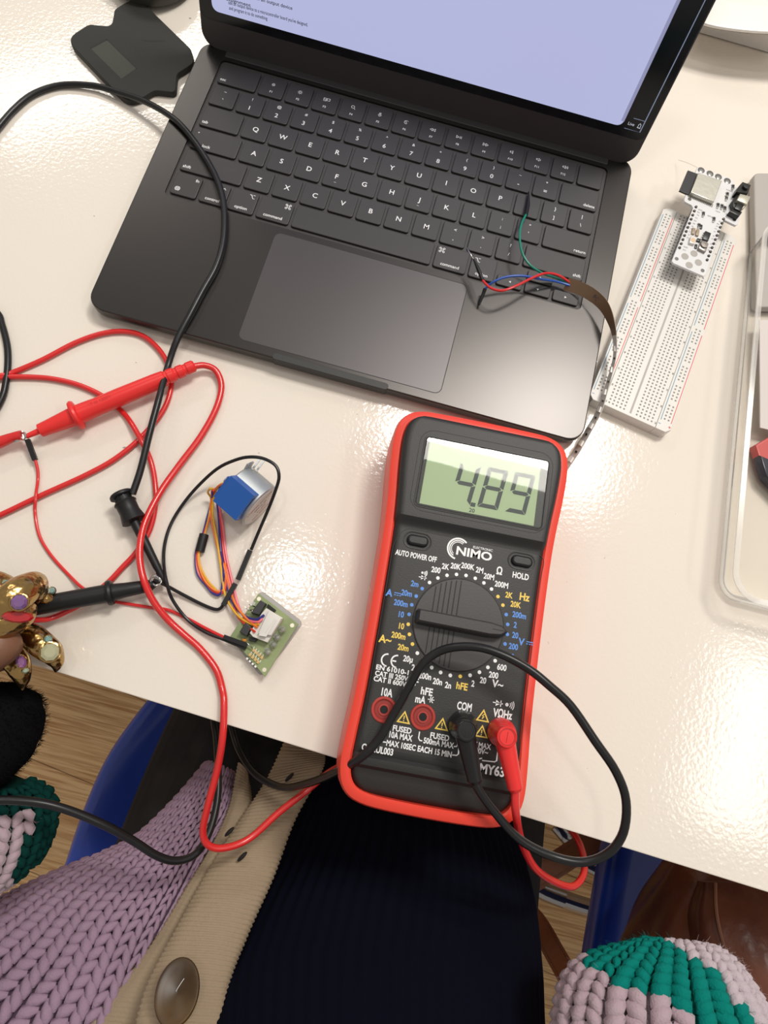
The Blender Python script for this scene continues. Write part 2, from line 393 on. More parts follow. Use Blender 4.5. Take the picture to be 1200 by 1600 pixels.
row(KY-3*KR, [(1, [('icon', 'globe', -4.5, -4.2), ('tr', 'fn')]), (1, [('icon', 'ctrl', 5, 4.6), ('bc', 'control')]), (1, [('icon', 'opt', 4.6, 4.8), ('bc', 'option')]),
              (1.25, [('icon', 'cmd', 7.4, 4.8), ('bc', 'command')]), (5.0, []), (1.25, [('icon', 'cmd', -7.4, 4.8), ('bc', 'command')]), (1, [('icon', 'opt', -4.6, 4.8), ('bc', 'option')])])
ax = KX+11.5*KP; ay = KY-3*KR
for i, (kd, dy) in enumerate((('L', -4.7), ('D', -4.7), ('R', -4.7), ('U', 4.7))):
    x = ax+(1 if kd == 'U' else i)*KP; m = MB(); m.slab(rrect(x+KP/2, ay+dy, KP-1.9, 8.1, 1.4, 3), 10.25, 11.75, .4, 2); k = m.build('key', KEYM, LP)
    g = MB(); q = icon(kd, x+KP/2, ay+dy)[0]; g.poly(ccw(q[:3]), 11.79); g.build('key_legend', LEG, k, False)

# lid: plane through the hinge, leaning back
LA = math.radians(14); P0 = V((0, 216, 11.0)); EV = V((0, math.sin(LA), math.cos(LA))); EN = V((0, -math.cos(LA), math.sin(LA)))
def lidf(p): return P0+V((1, 0, 0))*p[0]+EV*p[1]+EN*p[2]
def lidx(px, py):
    d = ray(px, py); h = CC+d*((P0-CC).dot(EN)/d.dot(EN)); return h.x, (h-P0).dot(EV)
def lidb(k, name, m, parent, **kw):
    g = MB(); g.join(k, fn=lidf); return g.build(name, m, parent, **kw)
k = MB(); k.slab(rrect(LW/2, 110.6, LW-1, LH, 11, 8), -4.2, 0, .8, 3, .8); lid = lidb(k, 'lid', mat('lid_frame', (.030, .027, .028), .4), LP)
k = MB(); k.slab(rrect(LW/2, 119, LW-3, LH-19, 5, 8), -.4, .2, .2, 2); scr = lidb(k, 'screen_glass', mat('screen_black', (.006, .0065, .009), .12, spec=.35), LP)
WX0, WX1, SB = 9.6, 293.3, 23.6
SCREEN = mat('screen_page', (.02, .02, .03), .25, emit=(.50, .53, .80), es=.92)
k = MB(); k.slab(roundpoly([(WX0, SB), (WX1, SB), (WX1, 208), (WX0, 208)], 5, 6), .2, .32); page = lidb(k, 'page_window', SCREEN, scr)
k = MB(); k.box((WX1-1.0, 116, .34), (2.2, 178, .04)); lidb(k, 'scroll_bar', mat('scroll_grey', (.02, .02, .03), .3, emit=(.30, .31, .50), es=.9), scr, smooth=False)
k = MB(); k.strokes([[(WX1+2, 23.2), (306.2, 23.2), (306.2, 210)], [(WX1+5, 30.5), (306.2, 30.5)]], .35, .33)
lidb(k, 'status_panel_line', mat('panel_line', (.02, .02, .02), .3, emit=(.20, .24, .34), es=.9), scr, smooth=False)
k = MB(); text(k, 'Live', 296.4, 26.8, 2.0, idf, 'l', z=.34); k.strokes([[(303, 25.6), (303.3, 26.4), (303.3, 27.6), (304, 28.4), (304.8, 27.6), (304.8, 26.4), (305.1, 25.6), (303, 25.6)]], .3, .34)
lidb(k, 'status_text', mat('status_white', (.02, .02, .02), .3, emit=(.6, .62, .7), es=.9), scr, smooth=False)
k = MB()
def scrtext(t, px, py, px2, py2, h):
    x, s = lidx(px, py); x2, s2 = lidx(px2, py2)
    vs, fs = text_mesh(t, .01); w0 = (max(v.x for v in vs)-min(v.x for v in vs))*h/.72
    text(k, t, x, (s+s2)/2, h, idf, 'l', xs=abs(x2-x)/w0, bold=.01, z=.35)
scrtext("Measure the power consumption of an output device", 300, -33, 457, 13, 2.1)
scrtext("assignment", 353, -2, 392, 7, 2.0)
scrtext("add an output device to a microcontroller board you've designed,", 357, 3, 481, 38, 2.1)
scrtext("and program it to do something", 358, 11, 418, 29, 2.1)
lidb(k, 'page_text', mat('page_ink', (.02, .02, .03), .5), scr, smooth=False)

# ------------------------------------------------------------------ multimeter
MC = V((258.2, -130.2, 0)); MTH = math.radians(4.2); MM = Matrix.Translation(MC) @ Matrix.Rotation(MTH, 4, 'Z'); MI = MM.inverted()
def ml(px, py, h=38.0): p = MI @ U(px, py, h); return p.x, p.y
def c1(x, y, h=38.0): return ml(500+x/2.857, 620+y/2.857, h)
def c2(x, y, h=38.0): return ml(510+x/3.158, 900+y/3.158, h)
MT = thing('multimeter', 'black digital multimeter in a red rubber holster, reading 4.89', 'multimeter', (258, -120, 0))
def mbuild(k, name, m, parent=None, **kw):
    g = MB(); g.mi = 0; g.join(k, M=MM); return g.build(name, m, parent or MT, **kw)
def outline(d):
    """holster outline, waisted below the head"""
    R = [(20, 116.5), (38, 115.2), (47, 109), (50.2, 98), (49.6, 80), (47.6, 60), (46.4, 40), (45.6, 0), (45.6, -40), (46.4, -62), (46.2, -78), (42, -88), (33, -93), (15, -94.5)]
    L = [(-x-1.2, y) for x, y in R][::-1]
    pts = [V(p) for p in R+L]; n = len(pts)
    out = []
    for i in range(n):
        a, b, c, e = pts[i-1], pts[i], pts[(i+1) % n], pts[(i+2) % n]
        for j in range(4):
            t = j/4; q = ((b*2)+(c-a)*t+(a*2-b*5+c*4-e)*t*t+(b*3-a-c*3+e)*t*t*t)*.5; out.append((q.x, q.y))
    return inset(ccw(out), d)
k = MB(); k.loft([[(x, y, z) for x, y in outline(d)] for d, z in ((4, 0), (1.5, 1), (0, 5), (-.4, 14), (0, 24), (.2, 31), (1.2, 34.2), (3, 35.2), (5.2, 35.4), (6.2, 34.6), (6.6, 20), (6.6, 4))]); mbuild(k, 'holster', REDH)
# body face: height field between the outline's sides
def Hy(y):
    def sm(a, b, t): t = min(1, max(0, (t-a)/(b-a))); return t*t*(3-2*t)
    z = 37.2+3.6*sm(46.5, 51.5, y)
    z -= 3.4*(1-sm(-77.5, -74.0, y)); z -= .8*sm(-70.5, -69.5, y)*(1-sm(-69.3, -67.8, y)); z += .7*sm(-76, -74.5, y)*(1-sm(-70.8, -69.5, y))
    z -= 2.0*(1-sm(-89, -78, y))
    return z
bo = outline(6.0)
def span(y):
    xs = []
    for i in range(len(bo)):
        a, b = bo[i], bo[(i+1) % len(bo)]
        if (a[1]-y)*(b[1]-y) <= 0 and a[1] != b[1]: xs.append(a[0]+(b[0]-a[0])*(y-a[1])/(b[1]-a[1]))
    return min(xs), max(xs)
ymin = min(p[1] for p in bo)+.05; ymax = max(p[1] for p in bo)-.05
ys = [ymin, ymin+.15, ymin+.5, ymin+1.2, ymin+2.2]+[ymin+3.5+i*(ymax-ymin-7)/110 for i in range(111)]+[ymax-2.2, ymax-1.2, ymax-.5, ymax-.15, ymax]
us = [-1, -.985, -.96, -.93, -.89, -.8, -.5, 0, .5, .8, .89, .93, .96, .985, 1]
vs = []; 
for y in ys:
    a, b = span(y)
    for u in us:
        x = (a+b)/2+(b-a)/2*u; d = min(x-a, b-x, y-ymin+.01, ymax-y+.01); e = max(0, 1-d/3.4); z = Hy(y)-4.0*(1-math.sqrt(max(0, 1-e*e)))
        vs.append((x, y, z))
n = len(us); fs = [(i*n+j, i*n+j+1, (i+1)*n+j+1, (i+1)*n+j) for i in range(len(ys)-1) for j in range(n-1)]
k = MB(); k.add(vs, fs); k.loft([[(x, y, 20) for x, y in bo], [(x, y, 32) for x, y in bo]], capb=False); mbuild(k, 'face', METER)
HL, HH = 37.2, 40.8
# display
k = MB(); gl = rrect(1.2, 78.2, 75.2, 47, 8, 6); k.ring(gl, inset(gl, .35), HH-.2, HH+.03)
pl = roundpoly([(-39.5, -60), (-37, -66.5), (39.5, -66.5), (39.8, 30), (41.5, 45), (-36, 45), (-40.5, 36)], 6, 5); k.ring(ccw(pl), inset(ccw(pl), .3), HL-.3, HL+.03); mbuild(k, 'groove_line', LINE)
lc = rrect(1.6, 77.5, 69.2, 39.6, 2.2, 5)
k = MB(); k.loft([[(x, y, z) for x, y in inset(lc, d)] for d, z in ((-1.2, HH-.3), (-1.0, HH+.25), (-.2, HH+.35), (0.3, HH+.1))], capa=False, capb=False); mbuild(k, 'display_bezel', METERD)
k = MB(); k.slab([(-30.8, 58.8), (31.8, 58.8), (31.8, 96), (-30.8, 96)], HH-.2, HH+.06); lcd = mbuild(k, 'lcd_panel', mat('lcd_green', (.40, .50, .30), .5, bump=(300, .1, .1), emit=(.40, .50, .30), es=.10), smooth=False)
k = MB(); k.slab([(31.85, 58.6), (35.6, 58.6), (35.6, 96.5), (31.85, 96.5)], HH-.2, HH+.06); mbuild(k, 'lcd_side_strip', METERD, smooth=False)
INK = mat('lcd_ink', (.035, .05, .05), .5)
def segs(mbx, ch, x, y, w_, h, t=2.3, sk=.13):
    on = {'4': 'bcfg', '8': 'abcdefg', '9': 'abcdfg'}[ch]; g = .22; m = h/2
    P = {'a': [(g, h), (w_-g, h), (w_-t, h-t), (t, h-t)], 'd': [(g, 0), (t, t), (w_-t, t), (w_-g, 0)],
         'f': [(0, h-g), (t, h-t-g), (t, m+t*.55), (0, m+g)], 'e': [(0, g), (0, m-g), (t, m-t*.55), (t, t+g)],
         'b': [(w_, h-g), (w_, m+g), (w_-t, m+t*.55), (w_-t, h-t-g)], 'c': [(w_, g), (w_-t, t+g), (w_-t, m-t*.55), (w_, m-g)],
         'g': [(g*2+.6, m), (t, m+t/2), (w_-t, m+t/2), (w_-g*2-.6, m), (w_-t, m-t/2), (t, m-t/2)]}
    for s_ in on: mbx.poly(ccw([(x+a+b*sk, y+b) for a, b in P[s_]]), HH+.12)
k = MB()
for ch, px, py in (('4', 733.5, 790), ('8', 777, 797.5), ('9', 820, 805)):
    x, y = ml(px, py, HH); segs(k, ch, x-11.2, y, 11.4, 23.4)
x, y = ml(738.7, 788.7, HH); k.poly([(x-1.3, y-1.1), (x+1.3, y-1.1), (x+1.5, y+1.2), (x-1.1, y+1.2)], HH+.12)
x, y = ml(737.3, 797.3, HH); text(k, '20', x, y, 2.3, idf, z=HH+.12, bold=.02)
mbuild(k, 'lcd_digits', INK, lcd, smooth=False)
k = MB(); k.slab(inset(lc, .4), HH+.35, HH+.6, .1, 1); mbuild(k, 'display_lens', clear('display_lens', (.97, .98, .97), 1.42, .025))
# dial
k = MB(); k.lathe([(24.1, HL-.4), (24.1, HL+.04), (23.75, HL+.04), (23.75, HL-.2)]); mbuild(k, 'dial_gap', LINE)
DIALM = mat('dial_grey', (.040, .038, .039), .42, bump=(900, .3, .08))
k = MB(); k.lathe([(23.7, HL-.5), (23.7, HL+.5), (23.2, HL+.9), (0.01, HL+.9)], n=64); dial = mbuild(k, 'dial', DIALM)
k = MB()
for i in range(6):
    x = -14.6+i*2.55; yy = math.sqrt(22.6**2-x*x)
    for s_ in (-1, 1): k.box((x, s_*(yy+3.6)/2, HL+.92), (.6, yy-3.6, .12))
mbuild(k, 'dial_stripe', LINE, dial, smooth=False)
bar = [(-22.4, -2.6), (-21.6, -3.5), (15, -3.6), (21, -2.8), (24.6, 0), (21, 2.8), (15, 3.6), (-21.6, 3.5), (-22.4, 2.6)]
k = MB(); k.loft([[(x, y, z) for x, y in inset(bar, d)] for d, z in ((-.5, HL+.85), (0, HL+4), (.3, HL+7), (1.1, HL+8.1))]); mbuild(k, 'dial_pointer', DIALM, dial)
k = MB(); k.box((19.5, 0, HL+8.12), (7, .35, .1)); mbuild(k, 'pointer_mark', LINE, dial, smooth=False)
# dots
dots = {}
for i in range(32):
    a = PI/2-(i-4)*PI/16-.01; c = 'w' if i <= 7 or i in (15, 16, 17, 18, 20, 21, 22, 23, 24) else ('y' if i in (8, 9, 19, 25, 26, 27) else 'b')
    dots.setdefault(c, []).append((25.95*math.cos(a), 25.95*math.sin(a)))
W, B_, Y_ = MB(), MB(), MB()
for c, mbx in (('w', W), ('b', B_), ('y', Y_)):
    for x, y in dots[c]: mbx.poly(circ(x, y, .95, 14), HL+.05)
def T(mbx, t, xy, h=3.0, xs=.78, bold=.03, al='c', wd=None):
    if wd:
        vs, fs = text_mesh(t, bold); xs = wd/((max(v.x for v in vs)-min(v.x for v in vs))*h/.72)
    text(mbx, t, xy[0], xy[1], h, idf, al, xs=xs, bold=bold, z=HL+.05)
for t, xy in (('200', (519, 771)), ('2K', (562, 756)), ('20K', (608, 755)), ('200K', (662, 755)), ('2M', (714, 772)), ('20M', (756, 801)), ('200M', (812, 837))): T(W, t, c1(*xy))
T(W, '\u03a9', c1(803, 775), 4.0)
T(B_, '2m', c1(424, 833)); T(B_, '20m', c1(388, 875)); T(B_, '200m', c1(362, 920)); T(B_, '10', c1(364, 970))
x, y = c1(327, 876); T(B_, 'A', (x-2, y), 3.6, .95); B_.strokes([[(x+.6, y+.5), (x+4.2, y+.5)], [(x+.6, y-.6), (x+1.5, y-.6)], [(x+1.95, y-.6), (x+2.85, y-.6)], [(x+3.3, y-.6), (x+4.2, y-.6)]], .45, HL+.05)
T(Y_, '2K', c1(846, 884)); T(Y_, '20K', c1(876, 926)); T(Y_, 'Hz', c1(916, 892), 4.0, .85)
T(B_, '200m', c2(954, 192)); T(B_, '2', c2(934, 240)); T(B_, '20', c2(934, 291)); T(B_, '200', c2(925, 347)); T(B_, '600', c2(905, 395))
x, y = c2(985, 327); T(B_, 'V', (x-2.2, y), 3.6, .95); B_.strokes([[(x+.4, y+.5), (x+4, y+.5)], [(x+.4, y-.6), (x+1.3, y-.6)], [(x+1.75, y-.6), (x+2.65, y-.6)], [(x+3.1, y-.6), (x+4, y-.6)]], .45, HL+.05)
T(W, '600', c2(868, 450)); T(W, '200', c2(827, 488)); T(W, '20', c2(775, 514)); T(W, '2', c2(725, 530)); T(W, 'V~', c2(847, 532), 3.6, .95)
T(Y_, 'hFE', c2(671, 543), 3.4, .85); T(W, '2n', c2(602, 538)); T(W, '20n', c2(550, 520)); T(W, '200n', c2(488, 493)); T(W, '2\u03bc', c2(437, 452)); T(W, '20\u03bc', c2(404, 408)); T(W, 'F', c2(446, 522), 3.6, .95)
T(Y_, '10', c2(372, 246)); T(Y_, '200m', c2(357, 293)); T(Y_, '20m', c2(380, 352)); T(Y_, 'A~', c2(291, 310), 3.8, .95)
# CE mark, standards
x, y = c2(302, 415); W.strokes([arc(x, y, 3.0, .5*PI, 1.5*PI, 12)], .75, HL+.05); x, y = c2(350, 422); W.strokes([arc(x, y, 3.0, .5*PI, 1.5*PI, 12), [(x-2.8, y), (x-.5, y)]], .75, HL+.05)
T(W, 'EN 61010-1', c2(327, 462), 2.4, wd=16.6); T(W, 'CAT III 250V', c2(323, 492), 2.4, wd=16.8); T(W, 'CAT II 600V', c2(315, 519), 2.4, wd=16.6)
T(W, '10A', c2(301, 574), 3.8, wd=5.6); T(W, 'hFE', c2(497, 569), 3.6, wd=6.0); T(W, 'mA', c2(466, 608), 3.6, wd=5.2); T(W, 'COM', c2(683, 643), 3.8, wd=7.4)
T(W, 'V\u03a9Hz', c2(872, 680), 4.0, wd=9.8)
x, y = c2(520, 611); W.strokes([[(x-1.9, y), (x-.6, y)], [(x-.6, y-1.4), (x-.6, y+1.4)], arc(x+1.6, y, 1.6, .65*PI, 1.35*PI, 6), [(x+.2, y), (x+1.4, y)]], .4, HL+.05)
def diode(x, y, s=1.0):
    W.strokes([[(x-3*s, y), (x+2.2*s, y)], [(x+1.1*s, y-1.5*s), (x+1.1*s, y+1.5*s)]], .45, HL+.05); W.poly([(x-1.4*s, y-1.5*s), (x+1.0*s, y), (x-1.4*s, y+1.5*s)], HL+.05)
def sound(x, y, s=1.0):
    W.poly(circ(x, y, .9*s, 12), HL+.05); W.strokes([arc(x, y, r*s, -.6, .6, 6) for r in (1.8, 2.7, 3.6)], .4, HL+.05)
diode(*c2(852, 628)); sound(*c2(893, 635)); diode(*c1(462, 806), .8); sound(*c1(458, 784), .7)
T(W, 'AUTO POWER OFF', c1(430, 708), 2.9, wd=22.2); T(W, 'HOLD', c1(898, 798), 3.2, wd=8.8)
T(W, 'FUSED', c2(375, 757), 2.7, wd=9.3); T(W, '10A MAX', c2(369, 791), 2.9, wd=11.5); T(W, 'FUSED', c2(561, 793), 2.7, wd=9.5); T(W, '500mA MAX', c2(556, 824), 2.7, wd=15.2)
T(W, 'MAX 10SEC EACH 15 MIN', c2(459, 852), 2.7, wd=32.5); T(W, 'CAT.UL003', c2(253, 856), 3.1, wd=15.5)
T(W, '1000V MAX', c2(745, 832), 2.6, .8); T(W, '700V~', c2(762, 864), 2.6, .8)
T(W, 'MY63', c2(820, 958), 4.4, wd=12.4)
def ln(pts, wd=.55): W.strokes([[c2(*p) for p in pts]], wd, HL+.05)
ln([(266, 812), (274, 818), (300, 822)]); ln([(461, 768), (456, 800), (462, 812), (474, 814)]); ln([(630, 842), (643, 842), (648, 834), (650, 812)])
ln([(622, 884), (645, 886), (653, 878), (655, 842)]); ln([(668, 850), (664, 880), (675, 890), (735, 897)]); ln([(745, 905), (770, 900)]); ln([(770, 911), (832, 918), (842, 912), (846, 868)])
# brand-like wordmark with its swooshes, as printed on the case
x, y = c1(616, 690)
T(W, 'NIMO', c1(690, 698), 4.5, wd=19.3); T(W, 'ELECTRONIC', c1(729, 677), 1.3, wd=10.6, bold=.01)
x, y = c1(618, 677)
for r, a0, a1, wd in ((5.6, .25*PI, 1.45*PI, .9), (4.5, .30*PI, 1.35*PI, .6), (3.6, .30*PI, 1.3*PI, .4)): W.strokes([arc(x, y, r, a0, a1, 20)], wd, HL+.05)
mbuild(W, 'white_marking', WPRINT, smooth=False); mbuild(B_, 'blue_marking', BPRINT, smooth=False)
def tri(cx, cy, bolt=False):
    s_ = 3.0; q = [(cx-s_*1.15, cy-s_*.85), (cx+s_*1.15, cy-s_*.85), (cx, cy+s_*1.15)]; Y_.ring(ccw(q), inset(ccw(q), .65), HL, HL+.06)
    if bolt: Y_.strokes([[(cx+.5, cy+1.1), (cx-.4, cy+.1), (cx+.4, cy-.1), (cx-.4, cy-1.3)]], .4, HL+.06)
    else: Y_.strokes([[(cx, cy+1.0), (cx, cy-.7)], [(cx, cy-1.1), (cx, cy-1.6)]], .5, HL+.06)
for p, b in (((384, 700), 0), ((572, 734), 0), ((775, 692), 1), ((768, 770), 0)): tri(*c2(*p), b)
mbuild(Y_, 'yellow_marking', YPRINT, smooth=False)
for bx in (-28.0, 28.7):
    k = MB(); k.loft([[(x, y, z) for x, y in inset(rrect(bx, 39.2, 15.4, 9.6, 4.7, 6), d)] for d, z in ((0, HL-.2), (.2, HL+.35), (.8, HL+.2), (1.1, HL-.4))], capa=False); bt = mbuild(k, 'button', METERD)
    k = MB(); k.slab(rrect(bx, 39.2, 11.6, 5.8, 2.8, 6), HL-.3, HL+1.9, 1.3, 4); mbuild(k, 'button_cap', SOFTBLK, bt)
for jx, lab in ((-30.4, '10A'), (-10.8, 'mA'), (9.3, 'COM'), (28.9, 'V')):
    k = MB(); m1 = REDD if jx < 0 else BLK
    k.lathe([(6.4, HL-1), (6.3, HL+.5), (5.9, HL+.75), (5.2, HL+.75), (4.6, HL+.1), (4.3, HL-.25)], (jx, -48.1, 0), n=36)
    s_ = mbuild(k, 'socket', mat('socket_red', (.42, .04, .03), .4) if jx < 0 else METERD)
    if jx < 0:
        k = MB(); k.lathe([(4.35, HL-.1), (4.35, HL+.05), (.01, HL+.06)], (jx, -48.1, 0), n=30); mbuild(k, 'socket_floor', REDD, s_)  # shallow floor; its darker red stands in for the shade of a deep recess
        k = MB(); k.lathe([(2.9, HL), (2.8, HL+.5), (2.0, HL+.5), (1.9, HL+.12)], (jx, -48.1, 0), n=24); mbuild(k, 'socket_sleeve', mat('socket_red', (.42, .04, .03), .4), s_)
        k = MB(); k.poly(circ(jx, -48.1, 2.0, 20), HL+.2); mbuild(k, 'socket_hole', HOLE, s_, smooth=False)

# ------------------------------------------------------------------ test leads
def plug(parent, mt, jx, cap_l, end_px, col):
    j = MM @ V((jx, -48.2, HL)); cap = MM @ V((cap_l[0], cap_l[1], 55)); e = U(*end_px)
    k = MB(); k.lathe([(6.9, 0), (7.0, 4), (6.6, 9), (5.2, 14)], j, cap-j, n=30); k.ball(j+(cap-j)*.72, 5.6, n=20)
    k.lathe([(5.0, -8), (5.1, -1), (4.7, .6), (4.2, .9), (4.2, .5), (.01, .6)], cap+V((0, 0, 3)), (0, 0, 1), n=30)
    a = cap+V((0, 0, -2.0)); d = e-a
    k.tube([a+d*t for t in (0, .15, .5, .85, 1)], [4.9, 4.8, 4.2, 3.7, 3.6], 20)
    k.tube([e, e+d.normalized()*1.5], [3.6, 2.6], 20)
    p = k.build('banana_plug', mt, parent)
    g = MB(); g.loft([[(cap.x+r_*math.cos(i*PI/15), cap.y+r_*math.sin(i*PI/15), cap.z+z_) for i in range(30)] for r_, z_ in ((3.75, 3.5), (3.75, 3.72), (3.5, 3.72), (3.5, 3.5))], capa=False, capb=False); g.obox(cap+V((0, 0, 3.6)), (.1, 0, 0), (0, 2.4, 0), (0, 0, .12)); g.build('plug_ring', mat('plug_line_'+col, tuple(c*.4 for c in ((.8, .03, .03) if col == 'red' else (.015, .015, .015)))), p)
    return e
BL = thing('black_test_lead', 'thick black test lead looping out of the COM socket of the multimeter', 'test lead', MM @ V((9.3, -48.2, HL)))
e = plug(BL, SOFTBLK, 9.3, (7.2, -50.2), (742, 1219, 50), 'black')
pts = [(742, 1219, 50), (749, 1236, 49), (770, 1265, 46), (810, 1310, 42), (860, 1337, 40), (910, 1347, 42), (950, 1333, 46), (974, 1300, 50), (978, 1250, 55), (962, 1205, 58), (930, 1158, 61), (892, 1103, 62), (858, 1071, 62), (827, 1046, 61), (789, 1025, 60), (751, 1012, 58), (713, 1011, 55), (684, 1019, 52), (659, 1039, 50), (637, 1077, 47), (614, 1118, 44), (592, 1156, 42), (557, 1188, 38), (522, 1208, 18), (480, 1224, -15), (440, 1230, -40), (400, 1210, -55), (375, 1175, -65), (362, 1135, -68), (355, 1100, -66), (340, 1090, -62), (334, 1120, -56), (339, 1160, -52), (341, 1225, -45), (337, 1265, -40), (325, 1305, -34), (305, 1335, -28), (275, 1345, -22), (245, 1337, -16), (210, 1315, -8), (165, 1290, 2), (110, 1267, 10), (60, 1254, 15), (0, 1250, 18), (-60, 1256, 20), (-180, 1290, 10), (-330, 1400, -60)]
k = MB(); k.tube(path(pts), 2.1, 12, sm=5); k.build('cable', SOFTBLK, BL)

RL = thing('red_test_lead', 'thick red test lead from the right socket of the multimeter to a red probe', 'test lead', MM @ V((28.9, -48.2, HL)))
plug(RL, REDP, 28.9, (26.3, -49.6), (805, 1231, 50), 'red')
pts = [(805, 1231, 50), (806, 1270, 46), (815, 1315, 25), (835, 1355, 5), (865, 1377, -10), (895, 1385, -20), (912, 1365, -30), (911, 1335, -42), (897, 1303, -52), (860, 1265, -60), (760, 1220, -62), (640, 1190, -58), (560, 1190, -50), (520, 1203, -44), (480, 1235, -36), (435, 1270, -34), (390, 1310, -30), (350, 1325, -24), (325, 1320, -20), (317, 1298, -16), (325, 1258, -10), (340, 1200, -3), (348, 1150, 4), (350, 1100, 4), (347, 1076, 2.4), (337, 1045, 2.3), (312, 1013, 2.3), (288, 992, 3), (262, 968, 5), (240, 940, 9), (226, 910, 12), (219, 880, 12), (219, 850, 11), (227, 815, 9), (250, 770, 6), (280, 727, 3.5), (313, 683, 2.6), (337, 640, 2.4), (346, 605, 2.6), (338, 580, 4), (320, 571, 6), (300, 573, 8)]
k = MB(); k.tube(path(pts), 1.95, 12, sm=5); k.build('cable', REDC, RL)
def along(a, b): 
    a, b = U(*a), U(*b); return a, (b-a).normalized(), (b-a).length
a, d, L_ = along((302, 572, 9), (60, 674, 8))
k = MB()
k.lathe([(2.6, -1), (3.6, 0), (3.7, 4), (3.2, 4.6), (3.2, 6), (3.8, 6.6), (3.9, 10), (3.4, 10.6), (3.4, 12), (4.2, 12.6), (4.3, 16), (3.9, 16.6), (3.9, 17.8), (4.6, 18.4), (4.9, 24), (5.3, 45), (5.2, 60), (5.5, 66), (5.7, 72)], a, d, n=24)
k.lathe([(5.6, 70.5), (8.3, 71.2), (8.9, 72.4), (8.3, 73.8), (5.6, 74.5)], a, d, n=28)
k.lathe([(5.6, 73), (5.0, 80), (4.3, 88), (3.9, L_-1), (1.8, L_), (1.4, L_+7)], a, d, n=24)
k.build('probe_handle', REDP, RL)
k = MB(); k.tube([a+d*(L_+6), a+d*(L_+14)], .9, 10); k.build('probe_tip', STEEL, RL)
# embossed word on the handle
sx = d; up_ = (V((0, 0, 1))-d*d.z).normalized(); sy = up_.cross(sx)
g = MB(); text(g, 'CAT III 1000V', 0, 0, 2.0, lambda p: a+d*58+(-sx)*p.x+(-sy)*p.y*1.0+up_*5.32); g.build('probe_emboss', mat('deep_red', (.55, .02, .02), .5), RL, False)

# red clip at the left that touches the probe tip, with its own long lead
HK = thing('red_hook_lead', 'thinner red cable looping at the left under the red probe', 'test lead', U(60, 589, 0))
pts = [(51, 969, 12), (76, 967, 6), (103, 956, 3), (130, 941, 2), (168, 911, 1.8), (190, 888, 1.8), (213, 863, 1.8), (233, 830, 1.8), (242, 795, 1.8), (243, 762, 1.8), (236, 722, 1.8), (220, 687, 5), (197, 650, 1.8), (167, 623, 1.8), (127, 603, 1.8), (83, 592, 1.8), (40, 589, 1.8), (0, 590, 2.5), (-60, 600, 5), (-95, 595, 5), (-60, 590, 4), (0, 587, 3), (20, 582, 1.8), (67, 562, 1.8), (117, 536, 1.8), (160, 521, 1.8), (197, 518, 1.8), (227, 527, 1.8), (253, 552, 1.8), (266, 582, 1.8), (266, 613, 1.8), (252, 646, 1.8), (220, 684, 1.9), (180, 717, 1.8), (133, 743, 1.8), (67, 773, 1.8), (0, 805, 1.8), (-60, 830, 1.8), (-200, 900, 1.8), (-330, 960, 1.8)]
k = MB(); k.tube(path(pts), 1.6, 12, sm=5); k.build('cable', REDC, HK)
RC = thing('red_clip', 'red insulated clip at the left edge biting the tip of the red probe', 'clip', U(0, 688, 0))
k = MB(); k.tube(path([(-60, 705, 7), (-20, 697, 7), (0, 691, 7), (18, 684, 7.5), (34, 680, 8)]), [4.2, 4.0, 3.4, 2.8, 2.9], 14, sm=4); k.build('sleeve', REDC, RC)
k = MB(); k.tube(path([(33, 677, 9), (38, 676, 10), (40, 681, 10), (37, 687, 9)]), .5, 8, sm=3); k.tube(path([(35, 674, 8.5), (37, 688, 8)]), .7, 8); k.build('jaw', STEEL, RC)

GB = thing('hook_clip_lead', 'long black cable crossing the laptop to a black spring hook clip', 'test lead', U(205, 800, 0))
pts = [(-260, 420, 2.2), (-180, 400, 2.2), (-90, 330, 2.2), (-50, 260, 2.4), (0, 196, 2.5), (25, 168, 2.3), (54, 146, 2.3), (96, 133, 2.3), (146, 134, 3.5), (183, 144, 5.5), (229, 160, 10), (271, 185, 13.5), (300, 216, 14), (325, 253, 14.6), (342, 288, 14.6), (350, 325, 14.6), (349, 375, 14), (337.5, 417, 14), (317, 454, 14), (298, 490, 14), (277, 530, 12.5), (263, 570, 9), (250, 617, 13), (233, 680, 14), (220, 733, 13), (207, 772, 12)]
k = MB(); k.tube(path(pts), 2.0, 12, sm=5); k.build('cable', SOFTBLK, GB)
k = MB(); k.tube(path([(-60, 450, 4), (-8, 485, 2.5), (3, 507, 2.2), (12, 547, 2.2), (10, 593, 2.2), (-2, 632, 2.2), (-50, 700, 2.2)]), 2.0, 12, sm=5)
tag(k.build('loose_black_cable', SOFTBLK), 'short stretch of black cable bowing in at the left edge above the red loops', 'cable')
a, d, L_ = along((190, 774, 10), (254, 903, 7)); n0 = V((0, 0, 1))
k = MB(); k.lathe([(6.0, -1.2), (6.6, -.4), (6.6, .8), (5.6, 1.3), (4.9, 1.6), (4.9, 4.5)], a, d, n=30)
k.lathe([(5.9, 4.2), (6.3, 5), (5.7, 6), (5.6, 11), (6.6, 15.5), (6.8, 16.6), (6.0, 16.9), (2.6, 17)], a, d, n=30); hs = k.build('hook_plunger', BLK, GB)
k = MB()
for t in (-.9, -.3, .3, .9):
    q = V((math.cos(t)*0, 0, 0)); sd = d.cross(n0).normalized(); rr = n0*math.cos(t)+sd*math.sin(t); k.obox(a+d*3+rr*4.9, d*2.4, (d.cross(rr)).normalized()*.35, rr*.5)
k.build('plunger_rib', BLK, hs)
